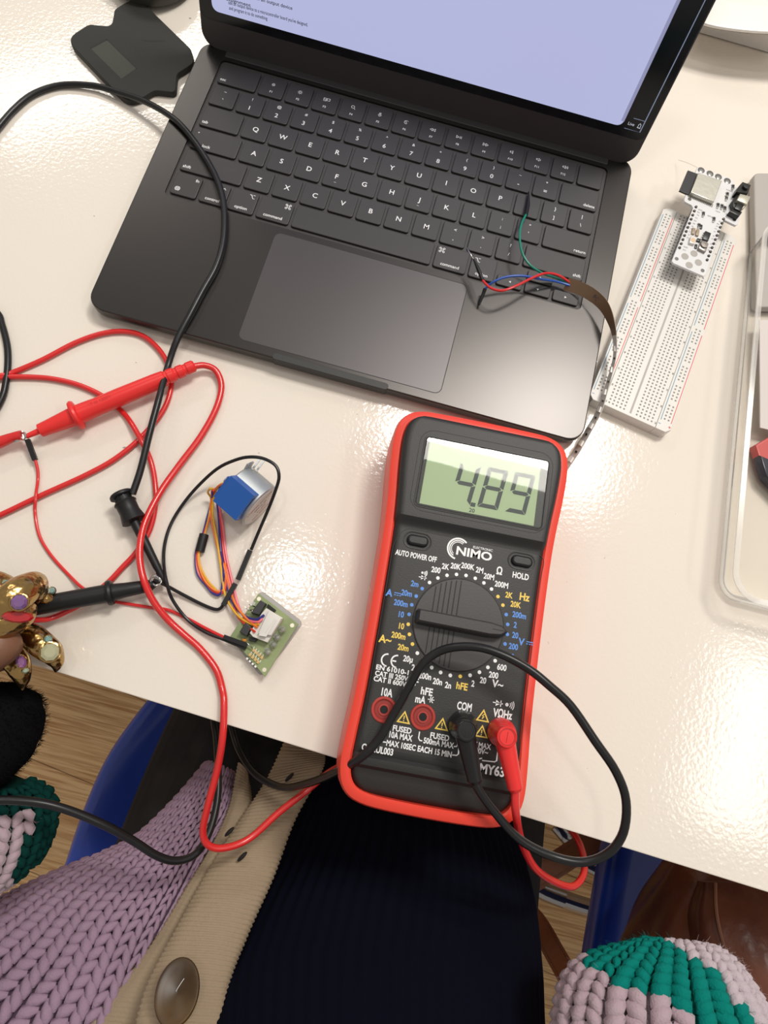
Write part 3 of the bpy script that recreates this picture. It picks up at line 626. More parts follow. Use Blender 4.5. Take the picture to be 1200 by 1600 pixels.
k = MB(); k.tube([a+d*t for t in (16.5, 24, 38, 46, L_-2)], [2.8, 2.7, 2.3, 2.2, 1.5], 16); k.tube([a+d*(L_-4), a+d*(L_+1), a+d*(L_+3)], [2.2, 1.7, .9], 14); k.build('hook_shaft', BLK, GB)
k = MB(); k.tube(path([(247, 897, 8), (252, 909, 8), (244, 915, 8), (235, 909, 8.5), (236, 902, 9), (245, 901, 9), (250, 908, 8)]), .55, 8, sm=4); k.build('hook_wire', STEEL, GB)

# black probe held by the hand
BP = thing('black_probe', 'black test probe with a finger ring, held by the jewelled hand', 'probe', U(150, 925, 0))
a, d, L_ = along((40, 950, 13), (256, 911, 6))
k = MB(); k.lathe([(4.5, -30), (4.9, 0), (4.9, 20), (5.0, 44)], a, d, n=24); f_ = (U(171, 922, 9)-a).length
k.lathe([(4.9, f_-7), (4.9, f_-1.6), (6.6, f_-1.3), (7.0, f_), (6.6, f_+1.3), (4.7, f_+1.6), (4.0, f_+8), (3.4, f_+20), (2.6, L_-6), (1.2, L_-4)], a, d, n=26); k.build('probe_handle', BLK, BP)
k = MB(); k.tube([a+d*(L_-5), a+d*(L_+1)], .9, 10); k.build('probe_tip', STEEL, BP)

# ------------------------------------------------------------------ jumper wires
def housing(mb, p, q, w_=2.6):
    a, b = U(*p), U(*q); d = (b-a); s_ = d.cross(V((0, 0, 1))).normalized()*w_/2; mb.obox((a+b)/2, d/2, s_, d.cross(s_).normalized()*w_/2)
J1 = thing('black_jumper_wire', 'thin black jumper wire looping over the stepper motor down to the small green board', 'jumper wire', U(270, 820, 0))
k = MB(); k.tube(path([(392.5, 859, 5), (405, 829, 9), (420, 794, 17), (431, 765, 26), (436, 745, 30), (431, 728, 31), (413, 717, 31), (392, 714, 29), (370, 718, 24), (340, 732, 16), (309, 760, 8), (285, 789, 3), (267, 819, 1.4), (257.5, 850, 1.2), (256, 880, 3), (261, 912, 11), (270, 938, 6), (292, 967, 2.4), (320, 987, 3), (352, 1000, 6)]), .95, 10, sm=5); k.build('wire', SOFTBLK, J1)
k = MB(); housing(k, (391, 860, 4.5), (372, 906, 4)); k.build('connector', BLK, J1, False)
k = MB(); housing(k, (350, 998, 7), (384, 1012, 9), 2.6); k.build('connector', BLK, J1, False)
J2 = thing('short_black_jumper', 'short black jumper wire from the hook clip to a pin joined at the coloured wires', 'jumper wire', U(300, 940, 0))
k = MB(); k.tube(path([(240, 906, 8), (258, 914, 7), (282, 927, 3), (315, 944, 1.6), (336, 952, 1.6), (345, 950, 2.4), (350, 942, 3.5)]), .95, 10, sm=5); k.build('wire', SOFTBLK, J2)
k = MB(); housing(k, (349, 946, 4), (368, 912, 4)); k.build('connector', BLK, J2, False)
J3 = thing('red_jumper_wire', 'thin red jumper wire from the red probe tip to the small green board', 'jumper wire', U(80, 870, 0))
k = MB(); k.tube(path([(55, 718, 4), (59, 735, 2.5), (59, 752, 1.5), (56, 775, 4.2), (55, 803, 1.4), (62, 838, 1.2), (80, 868, 1.2), (108, 899, 1.2), (131, 920, 4.5), (160, 934, 1.5), (179, 940, 1.2), (234, 949, 1.2), (262, 953, 1.2), (290, 965, 1.2), (320, 981, 2.5), (352, 997, 6)]), .9, 10, sm=5); k.build('wire', REDC, J3)
k = MB(); housing(k, (43, 687, 6.5), (55, 719, 4)); k.build('connector', BLK, J3, False)
k = MB(); housing(k, (350, 995, 9), (386, 1008, 10), 2.4); k.build('connector', BLK, J3, False)

# ------------------------------------------------------------------ stepper motor
SM = thing('stepper_motor', 'small silver stepper motor with a blue plastic cap and coloured wires', 'motor', U(395, 785, 0))
nc = U(407, 792, 14); ad = (U(422, 805, 14)-nc); ad.z = 0; ad.normalize(); sd = V((-ad.y, ad.x, 0)); 
if sd.x > 0: sd = -sd                                                     # sd points to the upper left
ZINC = mat('zinc', (.50, .53, .54), .5, .75, bump=(500, .15, .1), var=(90, (.42, .46, .48), .4, .65))
k = MB(); k.lathe([(13.2, 0), (14, -.6), (14, -18), (13.4, -18.8), (.01, -18.8)], nc, ad, n=48); k.build('can', ZINC, SM)
k = MB(); k.lathe([(12.6, -.1), (12.6, .15), (.01, .16)], nc, ad, n=40); lab_ = k.build('label_disc', mat('label_paper', (.62, .60, .56), .6), SM)
g = MB()
def discf(p): return nc+ad*.2+sd*(-p.x)+V((0, 0, 1))*p.y
for i, t in enumerate(('STEPPER MOTOR', '28BYJ-48', '5V DC', 'NO: 20230915')): text(g, t, 0, 6-i*4.2, 1.9, discf)
g.build('label_print', mat('label_ink', (.35, .06, .05), .6), lab_, False)
ta = math.radians(28); nv = V((0, 0, math.cos(ta)))+sd*math.sin(ta); tv = ad.cross(nv)
k = MB(); cc = nc-ad*10.8
k.obox(cc+nv*12.4+ad*.8, ad*8.4, tv*8.8, nv*5.2); k.obox(cc+nv*11.2-tv*8.6*(1 if tv.z > 0 else -1)*-.0, ad*9.2, tv*7.0, nv*5.2)
k.build('blue_cap', mat('blue_plastic', (.015, .10, .40), .38), SM, auto=20)
for s_ in (-1, 1):
    k = MB(); b_ = nc-ad*18.4+V((0, 0, 0)); e_ = sd.cross(ad)*0
    sv = V((0, 0, 1)) if s_ > 0 else V((0, 0, -1)); q = sv*.5-sd*.86
    k.obox(b_+(-sd)*14.5*(.7)+V((0, 0, 9.0*s_*.9)), ad*.5, (-sd*.7+V((0, 0, .7*s_)))*4.4, (sd*.7+V((0, 0, .7*s_)))*3.0); k.build('mounting_tab', ZINC, SM)
k = MB(); k.lathe([(4.4, 0), (4.4, 1.6), (2.5, 1.7), (2.5, 9)], nc-ad*18.8+V((0, 0, -7)), -ad, n=20); k.build('shaft', STEEL, SM)
k = MB(); tp_ = U(390, 733, 24); k.obox(tp_+V((2.4, 5.0, -2)), V((1.1, 4.6, -1)), V((.5, -.12, 0)), V((0, 0, .4))); k.obox(tp_+V((4.8, 4.6, -2)), V((1.1, 4.6, -1)), V((.5, -.12, 0)), V((0, 0, .4))); k.build('tab_prong', ZINC, SM)
wc = {'yellow': (.75, .42, .03), 'orange': (.85, .20, .03), 'blue': (.03, .03, .22), 'pink': (.85, .17, .22), 'red': (.70, .05, .03)}
wires = {'yellow': [(355, 754, 22), (345, 757, 18), (336, 770, 9), (332, 800, 4), (340, 850, 3), (345, 885, 3), (352, 930, 3.4), (370, 960, 6), (392, 975, 11), (405, 975, 14)],
         'orange': [(354, 755, 22), (342, 759, 17), (333, 772, 8), (329, 800, 3), (338, 848, 2.5), (350, 885, 3), (362, 930, 3.2), (375, 955, 7), (395, 975, 12), (402, 980, 14)],
         'blue': [(353, 757, 21), (344, 763, 15), (339, 778, 7), (342, 810, 2.2), (345, 860, 2.2), (352, 900, 2.8), (363, 940, 3), (382, 962, 8), (400, 968, 13), (413, 961, 14)],
         'pink': [(353, 758, 20), (346, 765, 15), (342, 785, 6), (348, 820, 2.2), (353, 865, 2.2), (362, 905, 3), (373, 948, 3.4), (385, 967, 9), (402, 972, 14), (410, 967, 14)],
         'red': [(354, 757, 20), (345, 765, 14), (340, 785, 5), (345, 820, 1.8), (350, 868, 1.8), (360, 915, 2.8), (369, 958, 4), (383, 975, 9), (394, 984, 12), (398, 987, 14)]}
for c, p in wires.items():
    k = MB(); k.tube(path(p), .68, 8, sm=5); k.build('wire', mat('wire_'+c, wc[c], .35), SM)
loops = {'yellow': [(333, 763, 12), (328, 764, 12), (325, 770, 8), (330, 780, 4), (327, 805, 3), (320, 834, 3), (311, 862, 3), (313, 885, 3), (325, 908, 3), (338, 922, 3)],
         'orange': [(336, 764, 12), (331, 768, 10), (331, 785, 4), (326, 812, 3), (319, 836, 3), (310, 862, 3), (311, 885, 3), (322, 910, 3), (340, 924, 3), (352, 915, 3), (352, 880, 3)],
         'red': [(334, 766, 12), (333, 780, 5), (327, 806, 2.5), (318, 835, 3), (307, 865, 2), (309, 893, 2), (322, 913, 2), (336, 925, 2.4), (350, 924, 3), (354, 905, 3)],
         'blue': [(332, 768, 11), (330, 785, 4), (323, 812, 2.5), (316, 838, 3), (306, 863, 2), (308, 895, 2), (322, 915, 2), (334, 928, 2.2), (345, 926, 3), (349, 890, 3), (345, 862, 3)]}
for c, p in loops.items():
    k = MB(); k.tube(path(p), .66, 8, sm=5); k.build('wire', mat('wire_'+c, wc[c], .35), SM)
k = MB(); a, b = U(319, 835, 3), U(312, 862, 3); k.tube([a, b], 2.7, 14); k.build('wire_sleeve', BLK, SM)

# ------------------------------------------------------------------ driver board
DB = thing('driver_board', 'small green circuit board with a white plug and four clear lights', 'circuit board', U(413, 990, 0))
c00, c10, c11, c01 = U(404, 927, 7), U(466, 975, 7), U(414, 1057.5, 7), U(360, 994, 7)
def bf(p): u, v = p[0], p[1]; q = c00*(1-u)*(1-v)+c10*u*(1-v)+c11*u*v+c01*(1-u)*v; return V((q.x, q.y, 7+p[2]))
def bz(px, py, h=0.0): return U(360+px/10.0, 910+py/10.0, 7+h)
def bquad(mb, pts, z0, z1, b=0.0): mb.slab([(bz(*p, z1)[0], bz(*p, z1)[1]) for p in pts], 7+z0, 7+z1, b)
GREEN = mat('pcb_green', (.22, .28, .12), .42, bump=(80, .05, .3), var=(60, (.27, .33, .15), .4, .6))
k = MB(); k.slab([(p.x, p.y) for p in (c00, c10, c11, c01)], 5.4, 7, .1, 1); k.build('pcb', GREEN, DB)
k = MB(); k.slab(roundpoly([(p.x, p.y) for p in (U(408, 922, 2), U(474, 972, 2), U(444, 1015, 2), U(408, 1058, 2), U(362, 1000, 2))], 3, 3), 0, 2.6, .5, 2); k.build('clear_backing', mat('frosted_plastic', (.72, .70, .66), .25, trans=.5), DB)
for p in ((446, 258), (965, 672), (530, 1365)):
    k = MB(); q = bz(*p); k.poly(circ(q.x, q.y, 1.15, 16, 1.15), 7.04); k.build('mounting_hole', mat('tinned', (.72, .68, .55), .3, .3), DB, False)
k = MB(); bquad(k, [(470, 275), (560, 330), (450, 510), (320, 470)], 0, 5, .3); bquad(k, [(240, 620), (330, 700), (255, 840), (140, 775)], 0, 5, .3); k.build('chip', mat('chip_black', (.012, .012, .015), .35), DB, False)
k = MB(); bquad(k, [(590, 335), (710, 430), (690, 465), (570, 375)], 0, 2.2, .1); bquad(k, [(290, 845), (420, 890), (385, 930), (290, 905)], 0, 3, .1); k.build('header_strip', BLK, DB, False)
k = MB()
for p, q in (((290, 345), (385, 380)), ((250, 405), (345, 445)), ((330, 445), (390, 455))): k.tube([bz(*p, 5), bz(*q, 3)], .35, 8)
k.tube([bz(255, 940, 4), bz(345, 1030, 2)], .35, 8)
k.build('header_pins', STEEL, DB)
WP = mat('white_plug_plastic', (.68, .66, .62), .4)
k = MB(); bquad(k, [(560, 400), (820, 555), (580, 940), (350, 850), (300, 790), (490, 480)], 0, 5.5, .3); bquad(k, [(600, 440), (800, 560), (640, 830), (430, 800)], 5.5, 8.0, .4); ch_ = k.build('white_connector', WP, DB)
k = MB(); bquad(k, [(700, 560), (720, 585), (560, 850), (440, 830), (450, 800), (545, 800)], 8.0, 8.5, .1); k.build('connector_latch', WP, ch_)
LEDM = mat('clear_led', (.80, .82, .80), .06, trans=.75)
for p in ((800, 725), (720, 845), (660, 955), (570, 1070)):
    k = MB(); q = bz(*p, 3); q.z = 7; k.lathe([(1.9, 0), (1.9, 1.0), (1.5, 1.05), (1.5, 3.6), (1.3, 4.4), (.8, 4.9), (.01, 5.1)], q, (.25, -.15, 1), n=18); k.build('light', LEDM, DB)
k = MB(); TAN = mat('resistor_tan', (.62, .42, .16), .4)
for i in range(4):
    for j in range(2):
        x0, y0 = 360+i*42-j*58, 1030+i*38+j*70; bquad(k, [(x0, y0), (x0+34, y0+24), (x0+6, y0+62), (x0-26, y0+38)], 0, 1.0, .05)
k.build('resistor', TAN, DB)
k = MB(); 
for i in range(5): a_, b_ = bz(375+i*36, 1005+i*30), bz(315+i*36, 1125+i*32); k.strokes([[(a_.x, a_.y), (b_.x, b_.y)]], .35, 7.06)
for i in range(4): x0, y0 = 255+i*43, 1170+i*41; bquad(k, [(x0, y0), (x0+28, y0+16), (x0+14, y0+42), (x0-14, y0+26)], 0, .3)
for i in range(6): a_, b_ = bz(345-i*6+0, 300+i*12), bz(395-i*6, 320+i*12); k.strokes([[(a_.x, a_.y), (b_.x, b_.y)]], .2, 7.06)
k.build('silkscreen', WPRINT, DB, False)
k = MB(); q = bz(215, 905, 1); k.ball(q, 1.5, 1.2, 1.0); k.build('capacitor', mat('cap_orange', (.55, .24, .04), .4), DB)

# ------------------------------------------------------------------ breadboard
BB = thing('breadboard', 'long white breadboard with red and blue rail lines', 'breadboard', U(1050, 500, 0))
bA, bB = U(919.5, 621, 8.5), U(1037, 325, 8.5); bu = (bB-bA); bu.z = 0; BLn = bu.length; bu.normalize(); bw = V((bu.y, -bu.x, 0)); BW = 55.5
def bbf(p): return V((bA.x, bA.y, 0))+bw*p[0]+bu*p[1]+V((0, 0, p[2]))
def bbb(k, name, m, parent=None, **kw): g = MB(); g.join(k, fn=bbf); return g.build(name, m, parent or BB, **kw)
WPL = mat('ivory_plastic', (.72, .70, .66), .38, bump=(300, .05, .1)); BLn = 163
k = MB()
for x0, x1 in ((0, 9.6), (9.75, 45.6), (45.75, BW)):
    c_ = 3.0; o = [(x0, 0 if x0 else c_), (x1, 0 if x1 < BW else c_), (x1, BLn-(0 if x1 < BW else c_)), (x0, BLn-(0 if x0 else c_))]
    if x0 == 0: o = [(0, c_), (c_, 0), (x1, 0), (x1, BLn), (c_, BLn), (0, BLn-c_)]
    if x1 == BW: o = [(x0, 0), (BW-c_, 0), (BW, c_), (BW, BLn-c_), (BW-c_, BLn), (x0, BLn)]
    k.slab(o, 0, 8.5, .35, 2)
k.mi = 1; k.box((27.9, BLn/2, 8.46), (1.3, BLn-4, .2)); k.mi = 0; k.box((27.7, BLn/2, 8.5), (3.0, BLn-4, .03))
bbb(k, 'body', [WPL, mat('trough_grey', (.42, .39, .36), .5)])
k = MB(); HM = mat('contact_hole', (.25, .24, .22), .6)
def hole(x, y): k.poly([(x-.55, y-.55), (x+.55, y-.55), (x+.55, y+.55), (x-.55, y+.55)], 8.56)
for i in range(63):
    y = 3.0+i*2.54
    for j in range(5): hole(13.2+j*2.54, y); hole(32.0+j*2.54, y)
for g_ in range(10):
    for i in range(5):
        y = 8.5+g_*15.24+i*2.54+(1.0 if g_ > 4 else 0)
        for x in (3.4, 6.0, 49.4, 52.0): hole(x, y)
bbb(k, 'hole_grid', HM, smooth=False)
k = MB()
for y0, y1 in ((7, 77), (82, 156)): k.box((8.4, (y0+y1)/2, 8.53), (.5, y1-y0, .1)); k.box((54.2, (y0+y1)/2, 8.53), (.5, y1-y0, .1))
for x, y in ((8.4, 4.2), (54.0, 4.2)): k.box((x, y, 8.53), (1.8, .4, .1)); k.box((x, y, 8.53), (.4, 1.8, .1))
bbb(k, 'red_line', mat('red_ink', (.72, .10, .08), .5), smooth=False)
k = MB()
for y0, y1 in ((7, 77), (82, 156)): k.box((1.3, (y0+y1)/2, 8.53), (.45, y1-y0, .1)); k.box((47.2, (y0+y1)/2, 8.53), (.45, y1-y0, .1))
for x, y in ((1.8, 4.2), (47.2, 4.2)): k.box((x, y, 8.53), (1.6, .4, .1))
bbb(k, 'blue_line', mat('blue_ink', (.12, .30, .45), .5), smooth=False)
k = MB()
for i in range(0, 63, 5):
    y = 3.0+i*2.54
    for x in (11.0, 44.7): text(k, str(63-i if i else 63), x, y, 1.1, idf, rot=PI/2, z=8.56, bold=.02)
bbb(k, 'row_number', mat('grey_ink', (.10, .10, .09), .5), smooth=False)

# ------------------------------------------------------------------ microcontroller board on the breadboard
MZ = 20.0
CB = thing('microcontroller_board', 'white circuit board with a silver radio module plugged into the breadboard', 'circuit board', U(1095, 380, 8.5))
def cb(px, py, h=0.0): q = U(1040+px/8.0, 250+py/8.0, MZ+h); return (q.x, q.y)
def cslab(mb, pts, z0, z1, b=0.0, nb=2): mb.slab([cb(*p, z1) for p in pts], MZ+z0, MZ+z1, b, nb)
WB = mat('pcb_white', (.74, .74, .75), .32); 
k = MB(); out = [(400, 88), (840, 240), (870, 330), (1010, 420), (905, 800), (880, 818), (748, 755), (730, 740), (508, 1420), (480, 1455), (100, 1290), (78, 1262), (345, 600), (325, 565), (240, 520), (232, 490)]
cslab(k, out, -1.6, 0, .15, 1); k.build('pcb', WB, CB)
k = MB(); cslab(k, [(280, 128), (402, 172), (292, 432), (174, 380)], -.4, .9, .1); k.build('antenna_module', mat('module_black', (.025, .027, .03), .35), CB)
k = MB(); cslab(k, [(408, 160), (706, 258), (608, 522), (318, 402)], .2, 3.2, .35, 2); k.build('radio_shield', mat('shield_metal', (.50, .49, .43), .35, .85, bump=(200, .2, .3)), CB)
k = MB()
for i in range(15): x0, y0 = 300+i*20.5, 424+i*9; cslab(k, [(x0, y0), (x0+9, y0+4), (x0-3, y0+34), (x0-12, y0+30)], 0, .5)
k.build('module_pads', mat('solder', (.35, .33, .28), .3, .8), CB, False)
k = MB()
for i in range(11):
    t = i/10
    q = cb(378-205*t, 590+510*t, 0); k.ball((q[0], q[1], MZ+.3), 1.0, 1.0, .8, 8)
    q = cb(722-205*t, 742+510*t, 0); k.ball((q[0], q[1], MZ+.3), 1.0, 1.0, .8, 8)
k.build('solder_joints', mat('solder_dark', (.10, .09, .08), .3, .6), CB)
k = MB()
for i in range(11):
    t = i/10
    for a0, b0 in ((378, 590), (722, 742)):
        q = cb(a0-205*t, b0+510*t, 0); k.tube([(q[0], q[1], 8), (q[0], q[1], MZ)], .32, 6)
k.build('header_pins', STEEL, CB)
k = MB(); 
for a0, b0 in ((378, 590), (722, 742)):
    p, q = cb(a0, b0), cb(a0-205, b0+510); p, q = V((*p, 0)), V((*q, 0)); d = q-p; n_ = V((-d.y, d.x, 0)).normalized()*1.25; k.obox((p+q)/2+V((0, 0, MZ-3)), d*.52, n_, V((0, 0, 1.3)))
k.build('header_strip', BLK, CB, False)
k = MB()
for px, py in ((445, 128), (555, 170), (660, 210), (772, 262)): q = cb(px, py); k.lathe([(2.5, 0), (2.5, .06), (.01, .07)], (q[0], q[1], MZ), n=20)
for px, py, r in ((300, 490, 1.3), (860, 745, 1.3), (138, 1235, 1.35), (462, 1382, 1.35)): q = cb(px, py); k.lathe([(r, 0), (r, .08), (.01, .09)], (q[0], q[1], MZ), n=18)
k.build('plated_pad', mat('pad_dark', (.16, .155, .15), .3, .5), CB)
k = MB()
for px, py in ((445, 140), (555, 182), (660, 222), (772, 275)): q = cb(px, py); k.lathe([(1.5, .1), (1.4, .16), (.01, .17)], (q[0], q[1], MZ), n=16)
k.build('pad_solder', mat('solder_bright', (.75, .73, .68), .2, .9), CB)
k = MB()
for px, py in ((242, 1205), (355, 1170), (295, 1315), (410, 1282)): q = cb(px, py); k.poly(circ(q[0], q[1], 2.5, 24), MZ+.05)
k.build('round_pad', mat('pad_grey', (.40, .38, .35), .5), CB, False)
k = MB(); cslab(k, [(500, 885), (570, 915), (535, 1010), (465, 980)], 0, 1.6, .1); cslab(k, [(400, 975), (445, 990), (435, 1020), (390, 1005)], 0, 1.2, .1)
for p in ((480, 668), (612, 735), (780, 425), (770, 465), (663, 560), (712, 575), (750, 600), (850, 330), (385, 1075), (425, 815), (450, 830)): cslab(k, [(p[0]-12, p[1]-26), (p[0]+14, p[1]-18), (p[0]+8, p[1]+28), (p[0]-18, p[1]+20)], 0, .9, .05)
k.build('small_chip', mat('chip_black', (.012, .012, .015), .25), CB)
k = MB()
for p in ((480, 668), (612, 735), (780, 425), (770, 465), (663, 560), (712, 575), (750, 600), (850, 330), (425, 815)):
    for s_ in (-1, 1): cslab(k, [(p[0]-14-s_*-6, p[1]-5+s_*26), (p[0]+12+s_*-6, p[1]+4+s_*26), (p[0]+8+s_*-6, p[1]+12+s_*26), (p[0]-18+s_*-6, p[1]+3+s_*26)], 0, 1.0)
for i in range(4): cslab(k, [(478-i*14, 900+i*25), (500-i*14, 908+i*25), (497-i*14, 916+i*25), (475-i*14, 908+i*25)], 0, .6)
k.build('solder_tab', mat('solder_bright', (.75, .73, .68), .2, .9), CB)
k = MB()
for p in ((355, 885), (405, 905)): cslab(k, [(p[0]-14, p[1]-42), (p[0]+22, p[1]-30), (p[0]+8, p[1]+42), (p[0]-26, p[1]+30)], 0, 1.2, .1)
k.build('crystal', mat('tan_part', (.36, .27, .18), .4), CB)
k = MB(); cslab(k, [(318, 950), (388, 970), (365, 1050), (300, 1030)], 0, 1.9, .2); rl = k.build('indicator_light', mat('led_white', (.78, .74, .68), .3), CB)
k = MB(); q = cb(345, 1000, 2.0); k.lathe([(1.7, 1.9), (1.7, 2.02), (.01, 2.03)], (q[0], q[1], MZ), n=18); k.build('indicator_lens', mat('led_lens', (.75, .55, .38), .2), rl)
k = MB(); cslab(k, [(450, 1005), (540, 1045), (505, 1145), (415, 1100)], 0, 2.2, .2); q = cb(488, 1055, 3); k.lathe([(2.4, 2.0), (2.4, 3.2), (.01, 3.3)], (q[0], q[1], MZ), n=20); k.build('push_button', mat('button_metal', (.30, .27, .25), .3, .6), CB)
k = MB(); cslab(k, [(965, 270), (1070, 310), (1030, 420), (885, 395), (920, 320)], 0, 5.5, .5); q = cb(1000, 340, 6); k.lathe([(2.2, 5.4), (2.1, 7.2), (.01, 7.3)], (q[0], q[1], MZ), n=18); k.build('reset_switch', mat('switch_black', (.015, .015, .015), .3), CB)
k = MB(); cslab(k, [(935, 420), (1065, 455), (1020, 555), (895, 500)], 1.0, 6.0, .4); cslab(k, [(930, 440), (900, 520), (960, 610), (1020, 560)], 0, 4.5, .3); k.build('power_connector', mat('plug_shell', (.55, .53, .44), .35, .5), CB)
k = MB(); cslab(k, [(905, 520), (985, 560), (940, 640), (860, 600)], 3, 4.9, .3); cslab(k, [(800, 640), (850, 610), (960, 650), (920, 705)], 0, 4.0, .3); cslab(k, [(830, 520), (890, 430), (940, 440), (860, 620)], 0, 3.5, .3); k.build('connector_body', mat('switch_black', (.015, .015, .015), .3), CB)
k = MB()
def cbt(t, px, py, h, xs=.9):
    o_ = V(cb(px, py)); u_ = (V(cb(px+80, py+30))-o_).normalized(); v_ = V((-u_.y, u_.x))
    text(k, t, 0, 0, h, lambda p: V((o_.x+u_.x*p.x+v_.x*p.y, o_.y+u_.y*p.x+v_.y*p.y, MZ+.06)), xs=xs)
for t, x, y in (('RESET', 785, 685), ('GND', 432, 625), ('RX', 412, 655), ('TX', 403, 690), ('D2', 385, 725), ('D4', 370, 760), ('D5', 355, 795), ('18', 335, 830), ('19', 320, 860), ('21', 300, 895), ('22', 290, 935), ('23', 275, 970), ('GND', 250, 1090), ('3V3', 232, 1125), ('TXD0', 650, 645), ('5V', 680, 770), ('EN', 655, 800), ('VP', 640, 830), ('VN', 625, 860), ('34', 612, 895), ('35', 600, 950), ('32', 585, 985), ('33', 565, 1050), ('25', 548, 1095), ('26', 538, 1125), ('POWER', 800, 385), ('ESP32', 555, 705), ('BTN', 310, 1050)): cbt(t, x, y, 1.1)
k.build('board_print', mat('dark_print', (.08, .08, .10), .5), CB, False)
k = MB(); k.tube(path([(1060, 250, 3), (1075, 255, 10), (1090, 262, 19)]), .15, 6, sm=4); k.build('stray_wire', STEEL, CB)

# ------------------------------------------------------------------ light strip with its wires
LS = thing('led_strip', 'curling brown-backed light strip lying over the corner of the laptop', 'light strip', U(940, 480, 11.5))
rp = [((884, 444), 14.5, (4, 1)), ((902, 449), 16.5, (4, 1)), ((922, 459), 19, (3.9, 1.4)), ((940, 474), 21, (3.4, 2.4)), ((952, 495), 22, (2.4, 3.5)), ((960, 524), 21, (1.3, 4.0)), ((960, 560), 17, (.9, 4.0)), ((948, 605), 13, (1.2, 4.0)), ((937, 640), 11, (1.5, 4.0)), ((920, 672), 9, (1.8, 4.0)), ((900, 706), 7, (1.9, 4.0)), ((880, 735), 6, (2, 4))]
C_ = cr([U(p[0], p[1], z) for p, z, w_ in rp], 5); Wd = cr([V((w_[0], w_[1], 0)) for p, z, w_ in rp], 5)
rings = []; rib = []
for i, c in enumerate(C_):
    t = (C_[min(i+1, len(C_)-1)]-C_[max(i-1, 0)]); t.z = 0; t.normalize(); hN = V((-t.y, t.x, 0)) 
    vd = (CC-c).normalized(); pn = vd.cross(t).normalized(); pn = pn if pn.dot(hN) > 0 else -pn; wv = pn*Wd[i].x+vd*Wd[i].y; n_ = wv.cross(t).normalized()*.18; rings.append([c-wv-n_, c+wv-n_, c+wv+n_, c-wv+n_]); rib.append((c, wv, n_, t))
k = MB(); k.loft(rings[:26]); k.build('brown_backing', mat('kapton_brown', (.20, .125, .07), .4), LS)
k = MB(); k.loft(rings[25:]); k.build('tape', mat('strip_white', (.55, .52, .47), .35), LS)
for i in range(28, len(rib), 4):
    c, wv, n_, t = rib[i]
    for s_ in (1,):
        k = MB(); sgn = 1 if n_.dot(CC-c) > 0 else -1; k.obox(c+n_*sgn*3.5+wv*.25, t*1.9, wv.normalized()*1.9, n_*sgn*3.5); k.build('light_chip', mat('led_chip', (.80, .78, .72), .3), LS)
        k = MB(); k.obox(rib[min(i+2, len(rib)-1)][0]+n_*sgn*2+wv*.2, t*.7, wv.normalized()*1.2, n_*sgn*1.5); k.build('resistor', BLK, LS)
g = MB(); c, wv, n_, t = rib[13]; u_ = wv.normalized(); nn = n_.normalized() if n_.z > 0 else -n_.normalized()
text(g, 'FCB', 0, 0, 2.6, lambda p: c+t*p.x+(nn.cross(t))*p.y+nn*.3); g.build('strip_print', mat('dark_print', (.08, .08, .10), .5), LS, False)
k = MB(); k.tube(path([(890, 444, 15), (868, 434, 16), (848, 427, 19), (828, 414, 22), (816, 395, 23), (812, 370, 22), (815, 350, 20), (822, 335, 17)]), .75, 10, sm=5); k.build('wire', mat('wire_green', (.01, .22, .15), .35), LS)
k = MB(); k.tube(path([(822, 336, 17), (825, 320, 15), (826, 300, 14)]), [1.2, 1.3, .5], 10, sm=3); k.build('heat_shrink', BLK, LS)
k = MB(); k.tube(path([(890, 446, 15), (870, 440, 16), (845, 436, 20), (815, 431, 23), (790, 433, 23), (770, 441, 21), (758, 451, 17)]), .75, 10, sm=5); k.build('wire', mat('wire_royal_blue', (.02, .09, .42), .35), LS)
k = MB(); k.tube(path([(758, 451, 17), (754, 462, 15), (749, 476, 14.5)]), [1.2, 1.1, .5], 10, sm=3); k.build('heat_shrink', BLK, LS)
k = MB(); k.tube(path([(890, 441, 16), (872, 430, 19), (852, 427, 22), (830, 435, 25), (808, 446, 26), (785, 454, 26), (767, 450, 25), (755, 439, 24), (751, 430, 24)]), .8, 10, sm=5); k.build('wire', REDC, LS)
k = MB(); k.tube(path([(754, 438, 24), (747, 420, 24), (740, 405, 24)]), [1.2, 1.2, .6], 10, sm=3); k.build('heat_shrink', BLK, LS)
k = MB(); k.tube(path([(741, 407, 24), (729, 387, 24)]), .4, 8); k.build('bare_wire', STEEL, LS)

# ------------------------------------------------------------------ dark cut-out panel behind the laptop
DP = thing('notched_plate', 'flat black notched plastic panel with a sunken rectangular window', 'panel', U(200, 80, 0))
def dp(x, y, z=5.0): q = U(100+x/5.4545, y/5.4545, z); return (q.x, q.y)
o = [(430, 78), (545, 8), (630, -4), (690, 36), (1080, 415), (1108, 500), (1098, 540), (962, 628), (952, 765), (925, 785), (768, 768), (665, 832), (560, 858), (500, 835), (408, 748), (62, 385), (53, 330), (80, 290), (212, 205), (378, 222), (412, 195)]
k = MB(); k.slab(roundpoly([dp(*p) for p in o], 2.5, 4), .4, 5.0, .5, 3, .5)
PB = mat('matte_black_plastic', (.024, .024, .022), .55, spec=.3, bump=(900, .2, .08), var=(40, (.025, .026, .023), .4, .6)); k.build('plate', PB, DP)
wq = ccw([dp(365, 335), dp(618, 582), (dp(490, 672)), dp(225, 412)])
k = MB(); k.slab(wq, 4.9, 5.04); k.build('window', mat('window_green_black', (.034, .040, .027), .5, spec=.4), DP, False)
k = MB(); a_, b_, c_, d_ = dp(225, 412), dp(365, 335), dp(618, 582), dp(490, 672); k.strokes([[a_, b_]], 1.6, 5.07); k.strokes([[b_, c_]], .8, 5.07); k.build('window_edge', LINE, DP, False)
